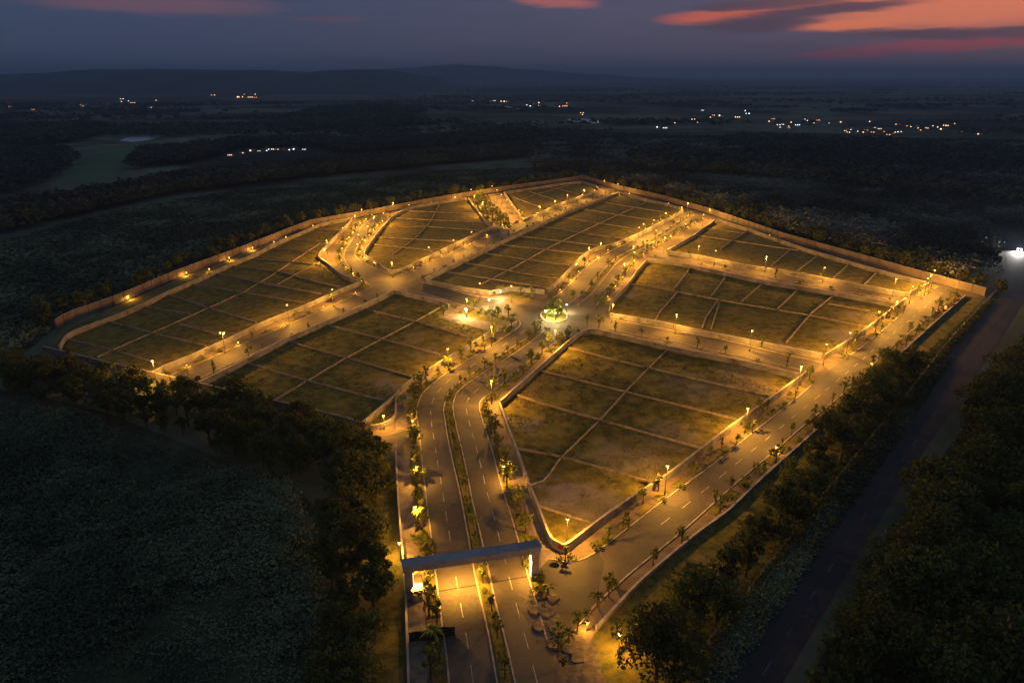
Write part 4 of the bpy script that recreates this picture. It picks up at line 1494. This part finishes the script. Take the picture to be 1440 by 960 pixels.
# planting in the verge beds
ROWS = [
    ('d_l', "left of the diagonal road", "the gate", ('shrub', 'none', 'slim', 'shrub', 'none', 'street', 'shrub', 'slim')),
    ('d_r', "right of the diagonal road", "the gate", ('shrub', 'slim', 'shrub', 'street', 'shrub')),
    ('b_l', "in the bed left of the boulevard", "the entrance", ('street', 'palm', 'slim', 'street', 'shrub')),
    ('b_r', "in the bed right of the boulevard", "the entrance", ('street', 'shrub', 'street', 'street', 'shrub')),
    ('w_n', "beyond the western road", "the tree belt", ('shrub', 'none', 'street')),
    ('w_s', "below the western road", "the tree belt", ('shrub', 'slim', 'none')),
    ('f_n', "beyond the far corner road", "the near junction", ('shrub', 'street', 'shrub')),
    ('f_s', "below the far corner road", "the near junction", ('shrub', 'slim', 'shrub')),
    ('c_w', "outside the curving garden road", "the near junction", ('shrub', 'street', 'shrub', 'slim')),
    ('c_e', "inside the curving garden road", "the near junction", ('shrub', 'slim', 'shrub')),
    ('s_w', "left of the short planted road", "the perimeter wall", ('shrub', 'slim')),
    ('s_e', "right of the short planted road", "the perimeter wall", ('shrub', 'street', 'shrub')),
    ('u_l', "left of the upper boulevard", "the roundabout", ('shrub', 'slim', 'shrub', 'street')),
    ('u_r', "right of the upper boulevard", "the roundabout", ('street', 'shrub', 'palm', 'shrub')),
    ('m_n', "beyond the lower right street", "the boulevard", ('shrub', 'none', 'slim')),
    ('m_s', "below the lower right street", "the boulevard", ('slim', 'street', 'shrub')),
    ('n_n', "beyond the upper right street", "the boulevard", ('shrub', 'slim', 'none')),
    ('n_s', "below the upper right street", "the boulevard", ('shrub', 'none', 'slim')),
]
KIT = {'street': (street, "young roadside tree"), 'slim': (slim, "slim upright tree"), 'palm': (palm, "small palm"), 'shrub': (shrub, "rounded shrub")}
for key, where, end, cyc in ROWS:
    cnt = {}
    spots_ = BED[key]
    if key in ('b_l', 'b_r', 'd_l', 'd_r', 'u_r', 's_e', 's_w'):
        spots_ = [p + Vector((random.uniform(-.3, .3), dy, 0)) for p in spots_ for dy in (-1.6, 1.4)]
    for i, p in enumerate(spots_):
        k = cyc[i % len(cyc)] if random.random() > 0.15 else random.choice(('shrub', 'street'))
        if k == 'none':
            continue
        n = cnt.get(k, 0)
        cnt[k] = n + 1
        kit, word = KIT[k]
        if n > 55:
            continue
        kit.put(p.x + random.uniform(-.5, .5), p.y + random.uniform(-.5, .5), random.uniform(0.6, 1.3) * (1.3 if key in ('b_l', 'b_r', 's_e', 's_w') else 1.0), f"{word} {where}, {ordw(n)} from {end}", f"{word}s {where}", 0.1)
for nm, a, b, cnt, end in (('the lower median', E['bl_r'], E['br_l'], 62, "the entrance"), ('the upper median', E['ul_r'], E['ur_l'], 30, "the roundabout")):
    c_ = {}
    for i, p in enumerate(midline(a, b, cnt)[1:-1]):
        k = ('shrub', 'shrub', 'street', 'shrub', 'slim')[i % 5]
        n = c_.get(k, 0)
        c_[k] = n + 1
        kit, word = KIT[k]
        kit.put(p.x + random.uniform(-.2, .2), p.y + random.uniform(-.8, .8), random.uniform(0.7, 1.1), f"{word} in {nm} of the boulevard, {ordw(n)} from {end}", f"{word}s in {nm}", 0.12)
for i in range(22):
    a_, r_ = random.uniform(0, 6.28), random.uniform(0.2, 0.85)
    k = ('shrub', 'palm', 'shrub', 'shrub')[i % 4]
    KIT[k][0].put(rc.x + 3.9 * r_ * math.cos(a_), rc.y + 6.4 * r_ * math.sin(a_), random.uniform(1.2, 2.1),
                  f"brightly lit {KIT[k][1]} on the roundabout island", f"{KIT[k][1]}s on the roundabout", 0.3)
for i, (x, y, k) in enumerate([(648, 441, 'shrub'), (660, 439, 'palm'), (672, 441, 'shrub'), (684, 443, 'shrub'), (700, 448, 'street'), (708, 450, 'shrub'), (692, 454, 'street'),
                               (722, 452, 'palm'), (704, 413, 'palm'), (696, 416, 'shrub'), (710, 415, 'shrub'), (722, 416, 'shrub'), (738, 419, 'shrub'), (748, 421, 'street'),
                               (612, 448, 'shrub'), (624, 444, 'street'), (686, 424, 'shrub'), (760, 462, 'palm'), (755, 466, 'shrub')]):
    p = P(x, y)
    KIT[k][0].put(p.x, p.y, random.uniform(1.0, 1.5), f"lit {KIT[k][1]} in the small park, {ordw(i)} along its beds", f"{KIT[k][1]}s in the park", 0.04)
for i, (x, y, k) in enumerate([(795, 788, 'slim'), (802, 787, 'shrub'), (788, 790, 'shrub'), (838, 772, 'shrub'), (854, 763, 'slim'), (875, 745, 'slim'), (770, 836, 'palm'),
                               (762, 815, 'shrub'), (800, 902, 'palm'), (812, 888, 'street'), (824, 872, 'palm'), (840, 852, 'palm'), (856, 838, 'street'), (868, 826, 'shrub'),
                               (785, 915, 'street'), (792, 938, 'shrub'), (918, 795, 'street'), (958, 765, 'street'), (964, 762, 'shrub'), (520, 588, 'slim'), (566, 572, 'palm')]):
    p = P(x, y)
    KIT[k][0].put(p.x, p.y, random.uniform(0.9, 1.3), f"{KIT[k][1]} at the gate junction, {ordw(i)} of those there", f"{KIT[k][1]}s near the gate junction", 0.04)
for i, (x, y, k) in enumerate([(838, 434, 'street'), (846, 428, 'slim'), (812, 470, 'shrub'), (826, 458, 'slim'), (842, 462, 'street'), (858, 444, 'shrub'), (745, 472, 'shrub'),
                               (752, 468, 'street'), (770, 466, 'shrub'), (800, 478, 'street'), (806, 424, 'street'), (818, 416, 'shrub'), (666, 436, 'street'), (678, 438, 'shrub'),
                               (715, 446, 'street'), (700, 440, 'shrub'), (732, 415, 'street'), (744, 417, 'shrub'), (640, 434, 'shrub')]):
    p = P(x, y)
    KIT[k][0].put(p.x, p.y, random.uniform(1.0, 1.4), f"{KIT[k][1]} at the edge of the central junction, {ordw(i)} of those around it", f"{KIT[k][1]}s round the junction", 0.04)
for i, (x, y) in enumerate([(1344, 425), (1330, 437), (1338, 432), (1318, 443)]):
    p = P(x, y)
    red_shrub.put(p.x, p.y, random.uniform(1.1, 1.5), f"red-leaved shrub at the far end of the diagonal road, {ordw(i)} from the dead end", 'red shrubs at the dead end', 0.04)
for k in (belt, big, hedge, street, slim, palm, shrub, red_shrub):
    k.finish()

# ------------------------------------------------------------------ masses of vegetation
from mathutils import noise as mnoise


def clumped(pts, sc, thr, seed=0.0):
    k = np.array([mnoise.fractal(Vector((x * sc + seed, y * sc, 0.3)), 1.0, 2.1, 4) for x, y in pts])
    return pts[k > thr], k[k > thr]


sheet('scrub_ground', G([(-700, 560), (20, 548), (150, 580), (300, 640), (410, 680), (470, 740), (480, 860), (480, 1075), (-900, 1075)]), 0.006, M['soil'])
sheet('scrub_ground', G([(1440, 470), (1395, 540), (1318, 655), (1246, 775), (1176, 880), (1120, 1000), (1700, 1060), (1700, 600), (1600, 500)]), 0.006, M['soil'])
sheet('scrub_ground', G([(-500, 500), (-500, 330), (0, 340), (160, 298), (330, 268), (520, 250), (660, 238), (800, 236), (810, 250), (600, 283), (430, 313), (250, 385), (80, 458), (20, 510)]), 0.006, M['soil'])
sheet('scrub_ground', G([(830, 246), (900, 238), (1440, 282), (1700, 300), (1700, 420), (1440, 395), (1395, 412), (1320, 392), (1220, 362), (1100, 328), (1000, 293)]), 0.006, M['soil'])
fieldpoly = G([(-300, 575), (20, 566), (150, 600), (300, 652), (400, 690), (446, 745), (455, 860), (468, 1070), (-500, 1070)])
pts, k = clumped(scatter_np(fieldpoly, 5200), 0.03, -0.10, 4.0)
kk = np.clip(k + 0.1, 0, 0.7)
mass('scrub', pts, 1.6 + 3.4 * kk, 1.3 + 2.6 * kk, 44, 0.55, M['scrub'])
mass('scrub', scatter_np(fieldpoly, 12000), 0.7, 0.9, 8, 0.42, M['scrub'])
for nm, cnt in (('C', 15000), ('B', 9000), ('D', 9000), ('A', 9000)):
    pts, k = clumped(scatter_np(LAWN[nm], cnt), 0.16, -0.12, 9.0)
    mass('grass', pts, 0.20, 0.32, 4, 0.26, M['lawn'])
mass('scrub', scatter_np(G([(-300, 480), (-300, 330), (0, 345), (160, 300), (330, 270), (520, 252), (660, 240), (800, 238), (800, 250), (600, 280), (430, 310), (250, 380), (80, 452), (20, 500)]), 11000),
     2.0, 2.6, 9, 1.7, M['scrub'])
mass('scrub', scatter_np(G([(1150, 772), (1245, 640), (1300, 560), (1340, 500), (1300, 540), (1200, 660), (1100, 785), (1000, 915), (960, 990), (1000, 990)]), 2600), 0.8, 0.9, 9, 0.5, M['scrub'])
mass('scrub', scatter_np(G([(1380, 430), (1398, 420), (1330, 500), (1270, 575), (1180, 680), (1050, 850), (985, 950), (945, 950), (1080, 790), (1200, 620), (1280, 520)]), 2600), 0.9, 0.9, 9, 0.5, M['leaf'])
# dark bands of wood beyond the field on the left
mass('woodland', scatter_np(G([(-400, 360), (-200, 290), (0, 330), (100, 306), (240, 275), (420, 252), (620, 232), (760, 220), (760, 208), (600, 220), (420, 238), (240, 258), (100, 285), (0, 300), (-200, 270)]), 4200),
     9.0, 4.2, 26, 2.6, M['wood_dark'])
mass('woodland', scatter_np(G([(180, 240), (200, 218), (300, 209), (330, 204), (440, 200), (480, 203), (640, 196), (720, 188), (760, 196), (640, 208), (480, 216), (450, 207), (330, 209), (305, 222), (250, 232)]), 3200), 10, 5.5, 22, 3.2, M['wood_dark'])
mass('woodland', scatter_np(G([(-500, 330), (-300, 240), (0, 215), (90, 212), (110, 224), (80, 250), (0, 280)]), 2400), 8, 5, 20, 3.0, M['wood_dark'])
mass('woodland', scatter_np(G([(150, 278), (240, 248), (420, 232), (620, 214), (760, 205), (760, 212), (620, 224), (420, 244), (240, 266)]), 3200), 5, 4, 18, 2.4, M['wood'])
# the broad wood behind the far corner and to the right
mass('woodland', off_road(scatter_np(G([(760, 246), (740, 212), (800, 204), (960, 202), (1200, 204), (1440, 210), (1700, 222), (1700, 300), (1440, 290), (1100, 262), (880, 240), (820, 244)]), 12000)),
     7.5, 5.2, 24, 2.8, M['wood'])
mass('woodland', off_road(scatter_np(G([(1700, 300), (1440, 290), (1100, 262), (880, 240), (830, 246), (880, 259), (1000, 291), (1100, 326), (1220, 361), (1330, 393), (1400, 401), (1440, 382), (1700, 410)]), 5200), 9.0),
     7.0, 4.6, 60, 1.35, M['wood'])
mass('woodland', scatter_np(G([(900, 246), (1100, 262), (1440, 300), (1440, 282), (1150, 246), (960, 228), (880, 224)]), 1500), 12, 6, 26, 3.2, M['wood_dark'])
mass('woodland', scatter_np(G([(1000, 210), (1200, 226), (1440, 240), (1500, 230), (1440, 222), (1200, 208), (1040, 200)]), 1500), 12, 6.5, 22, 3.6, M['wood_dark'])
# hedgerows and copses far out
mass('woodland', scatter_np(G([(410, 168), (450, 158), (510, 152), (560, 152), (600, 158), (560, 166), (470, 169)]), 2600), 12, 9, 16, 6, M['wood_dark'])
mass('woodland', scatter_np(G([(380, 182), (430, 176), (520, 176), (600, 172), (600, 176), (520, 181), (430, 184)]), 1500), 10, 8, 14, 5, M['wood_dark'])
mass('woodland', scatter_np(G([(0, 205), (0, 185), (120, 178), (160, 182), (120, 196), (60, 206)]), 1800), 10, 7, 16, 4.5, M['wood_dark'])
mass('woodland', scatter_np(G([(700, 196), (800, 192), (1000, 197), (1440, 203), (1500, 206), (1440, 212), (1000, 206), (800, 204)]), 2600), 5.5, 6, 18, 4.5, M['wood_dark'])
mass('scrub', scatter_np(G([(1322, 660), (1250, 775), (1180, 880), (1130, 1000), (1500, 1060), (1600, 700), (1440, 490), (1400, 540)]), 4200), 1.4, 1.5, 10, 0.8, M['leaf'])
spots = []
for _ in range(125):
    yy = 112 + 80 * rng.random() ** 1.5
    xx = rng.uniform(-80, 1520)
    if (xx < 620 and yy < 142) or (770 < xx < 870 and 152 < yy < 180) or (960 < xx < 1400 and yy > 160):
        continue
    c0 = P(xx, yy)
    k_ = int(rng.uniform(25, 90))
    sx_, sy_ = c0.y * rng.uniform(0.015, 0.09), c0.y * rng.uniform(0.006, 0.03)
    spots.append(np.stack([c0.x + rng.normal(size=k_) * sx_, c0.y + rng.normal(size=k_) * sy_], 1))
spots = np.concatenate(spots)
hh = 7 + spots[:, 1] / 900.0
mass('woodland', spots, hh, hh * 0.9, 14, 5.5, M['wood_dark'])

# ------------------------------------------------------------------ far houses with lights
def make_house(winmat, ops):
    t = thing('house', '', 'house')
    MB().box((0, 0, 1.7), (11, 8, 3.4)).obj('wall', M['house'], t)
    MB().add([(-6, -4.6, 3.4), (6, -4.6, 3.4), (6, 4.6, 3.4), (-6, 4.6, 3.4), (-6, 0, 5.6), (6, 0, 5.6)],
             [(0, 1, 5, 4), (2, 3, 4, 5), (0, 4, 3), (1, 2, 5), (0, 3, 2, 1)]).obj('roof', M['roof'], t)
    for x, w2 in ops:
        MB().box((x, -4.03, 1.8), (w2, 0.08, 1.5)).obj('window', winmat, t)
    return t


OPS = ([(-2.0, 2.0)], [(-3, 1.0), (2.6, 1.5)], [(3.0, 1.1)], [(-3.6, 0.8), (0.2, 1.0), (3.6, 0.8)])
HW = {(k, i): make_house(M[m], ops) for k, m in (('w', 'win_warm'), ('c', 'win_white'), ('r', 'win_red')) for i, ops in enumerate(OPS)}
HOUSES = [
    ("at the foot of the left hills", [(14, 151, 'r'), (46, 155, 'r'), (116, 149, 'r'), (170, 144, 'w'), (181, 143, 'c'), (220, 142, 'w'), (211, 153, 'c'), (252, 148, 'w'), (300, 135, 'r'), (340, 135, 'c'),
                                       (356, 134, 'w'), (446, 123, 'w'), (460, 124, 'c'), (475, 131, 'w')]),
    ("in the village below the distant ridge", [(493, 131, 'r'), (511, 131, 'w'), (522, 129, 'w'), (531, 127, 'c'), (547, 124, 'w'), (556, 125, 'c'), (572, 119, 'r'), (603, 116, 'w'), (611, 117, 'w'), (624, 117, 'w'),
                                                (652, 115, 'w'), (668, 114, 'r'), (690, 118, 'c'), (712, 113, 'w'), (735, 117, 'w')]),
    ("on the plain in the middle distance", [(664, 143, 'c'), (676, 141, 'w'), (693, 143, 'c'), (712, 144, 'w'), (716, 152, 'c'), (744, 149, 'c'), (756, 146, 'c'), (764, 150, 'w'), (784, 151, 'w'), (790, 149, 'w'), (796, 147, 'w'),
                                             (820, 162, 'c'), (838, 172, 'c'), (846, 173, 'w'), (857, 172, 'c'), (926, 180, 'c'), (934, 181, 'c'), (946, 174, 'w')]),
    ("in the lit village on the right", [(968, 172, 'w'), (982, 173, 'c'), (988, 156, 'c'), (998, 166, 'w'), (1014, 164, 'c'), (1037, 166, 'w'), (1046, 157, 'c'), (1084, 172, 'r'), (1091, 175, 'w'), (1098, 180, 'c'), (1107, 179, 'w'), (1114, 173, 'w'),
                                         (1131, 169, 'c'), (1147, 174, 'w'), (1164, 174, 'c'), (1184, 173, 'r'), (1190, 185, 'w'), (1198, 183, 'c'), (1204, 184, 'w'), (1214, 187, 'r'), (1222, 172, 'w'), (1236, 182, 'w'), (1250, 189, 'r'),
                                         (1282, 179, 'w'), (1296, 184, 'r'), (1310, 178, 'c'), (1320, 180, 'w'), (1331, 178, 'w'), (1352, 186, 'r'), (1378, 188, 'r'), (975, 169, 'w'), (1003, 163, 'w'), (1052, 161, 'c'), (1087, 168, 'r'), (1102, 176, 'w'), (1120, 177, 'c'), (1150, 170, 'r'), (1194, 187, 'w'), (1208, 186, 'c'), (1218, 184, 'r'), (1228, 187, 'r'), (1242, 186, 'r'), (1256, 187, 'w'), (1262, 176, 'r'), (1288, 181, 'w'), (1304, 181, 'w'), (1326, 183, 'w'), (1340, 175, 'r')]),
    ("in the hamlet by the dark left wood", [(324, 219, 'w'), (342, 216, 'w'), (354, 213, 'w'), (364, 213, 'w'), (373, 213, 'c'), (377, 211, 'c'), (383, 211, 'c'), (388, 210, 'w'), (393, 211, 'r'), (404, 212, 'c'), (414, 211, 'c'), (427, 211, 'c')]),
]
hr = random.Random(5)
EXTRA = {0: (14, 20, 440, 138, 156), 1: (16, 480, 740, 114, 131), 2: (12, 690, 960, 142, 160), 3: (17, 975, 1395, 160, 191), 4: (6, 330, 432, 210, 216)}
for hi, (cnt, x0, x1, y0, y1) in EXTRA.items():
    where, pts = HOUSES[hi]
    for _ in range(cnt):
        ax, ay, _k = hr.choice(pts[:12] if hi != 3 else pts)
        pts.append((min(max(hr.gauss(ax, 7), x0), x1), min(max(hr.gauss(ay, 1.5), y0), y1), hr.choice('wwrrc')))
    pts.sort()
used = set()
for where, pts in HOUSES:
    for i, (x, y, k) in enumerate(pts):
        p = P(x, y)
        s = min(1.9, max(0.55, p.y / 1500.0)) * random.uniform(0.6, 1.25)
        lab = f"lit house {where}, {ordw(i)} from its left"
        rz = math.atan2(-p.x, p.y) * -1 * 0 + random.uniform(-0.5, 0.5) - math.atan2(p.x, p.y)
        zz = 0.0
        k = (k, (i * 7 + len(where)) % 4)
        if k not in used:
            used.add(k)
            o = HW[k]
            o.location, o.rotation_euler, o.scale = (p.x, p.y, zz), (0, 0, rz), (s,) * 3
            o['label'], o['group'] = lab, 'lit houses ' + where
        else:
            copy_thing(HW[k], (p.x, p.y, zz), rz, s, lab, 'lit houses ' + where)

for k, o in HW.items():
    if k not in used:
        for ch in list(o.children):
            bpy.data.objects.remove(ch)
        bpy.data.objects.remove(o)
# ------------------------------------------------------------------ vehicle with headlights on the highway
cp = P(1433, 351)
nxt = P(1441, 392)
ang = math.atan2((nxt - cp).y, (nxt - cp).x)
t = thing('car', "car with bright white headlights coming down the highway beside the dark wood", 'car', (cp.x, cp.y, 0.04), ang)
bd = MB()
prof = [(-2.1, 0.35), (-2.15, 0.85), (-1.5, 0.95), (-1.0, 1.45), (0.5, 1.48), (1.1, 1.0), (2.0, 0.85), (2.15, 0.6), (2.1, 0.35)]
n = len(prof)
bd.add([(x, -0.86, z) for x, z in prof] + [(x, 0.86, z) for x, z in prof], [tuple(range(n)), tuple(reversed(range(n, 2 * n)))] + [(k, n + k, n + (k + 1) % n, (k + 1) % n) for k in range(n)])
bd.obj('body', M['car'], t)
MB().add([(0.56, -0.78, 1.45), (1.12, -0.78, 1.03), (1.12, 0.78, 1.03), (0.56, 0.78, 1.45)], [(0, 1, 2, 3)]).obj('windscreen', M['glass'], t, loc=(0.03, 0, 0.03))
for x in (-1.3, 1.35):
    for y in (-0.85, 0.85):
        MB().tube([(x, y - 0.11, 0.33), (x, y + 0.11, 0.33)], 0.33, 14).obj('wheel', M['tyre'], t)
for y in (-0.62, 0.62):
    hl = MB().box((2.17, y, 0.68), (0.12, 0.52, 0.40)).obj('headlight', M['head'], t)
    ld = bpy.data.lights.new('headlight_beam', 'SPOT')
    ld.energy, ld.color, ld.spot_size, ld.spot_blend, ld.shadow_soft_size = 34000, (1.0, 0.93, 0.86), R(125), 0.9, 0.1
    lo_ = bpy.data.objects.new('headlight_beam', ld)
    COL.objects.link(lo_)
    lo_.parent = t
    lo_.location = (2.3, y, 0.7)
    lo_.rotation_euler = (R(108), 0, R(-90))

# ------------------------------------------------------------------ dusk haze
hm = bpy.data.materials.new('dusk_haze')
hm.use_nodes = True
hm.node_tree.nodes.clear()
h_ = NT(hm.node_tree)
pv = h_.n('ShaderNodeVolumePrincipled')
pv.inputs['Color'].default_value = (0.52, 0.68, 0.94, 1)
pv.inputs['Density'].default_value = HAZE_DENSITY
pv.inputs['Anisotropy'].default_value = 0.2
ho = h_.n('ShaderNodeOutputMaterial')
h_.link(pv.outputs[0], ho.inputs['Volume'])
DH = D + 60
o = MB().box((0, (D - 400) / 2, 119.5), (2 * DH, D + 520, 241)).obj('haze', hm)
o['kind'] = 'stuff'
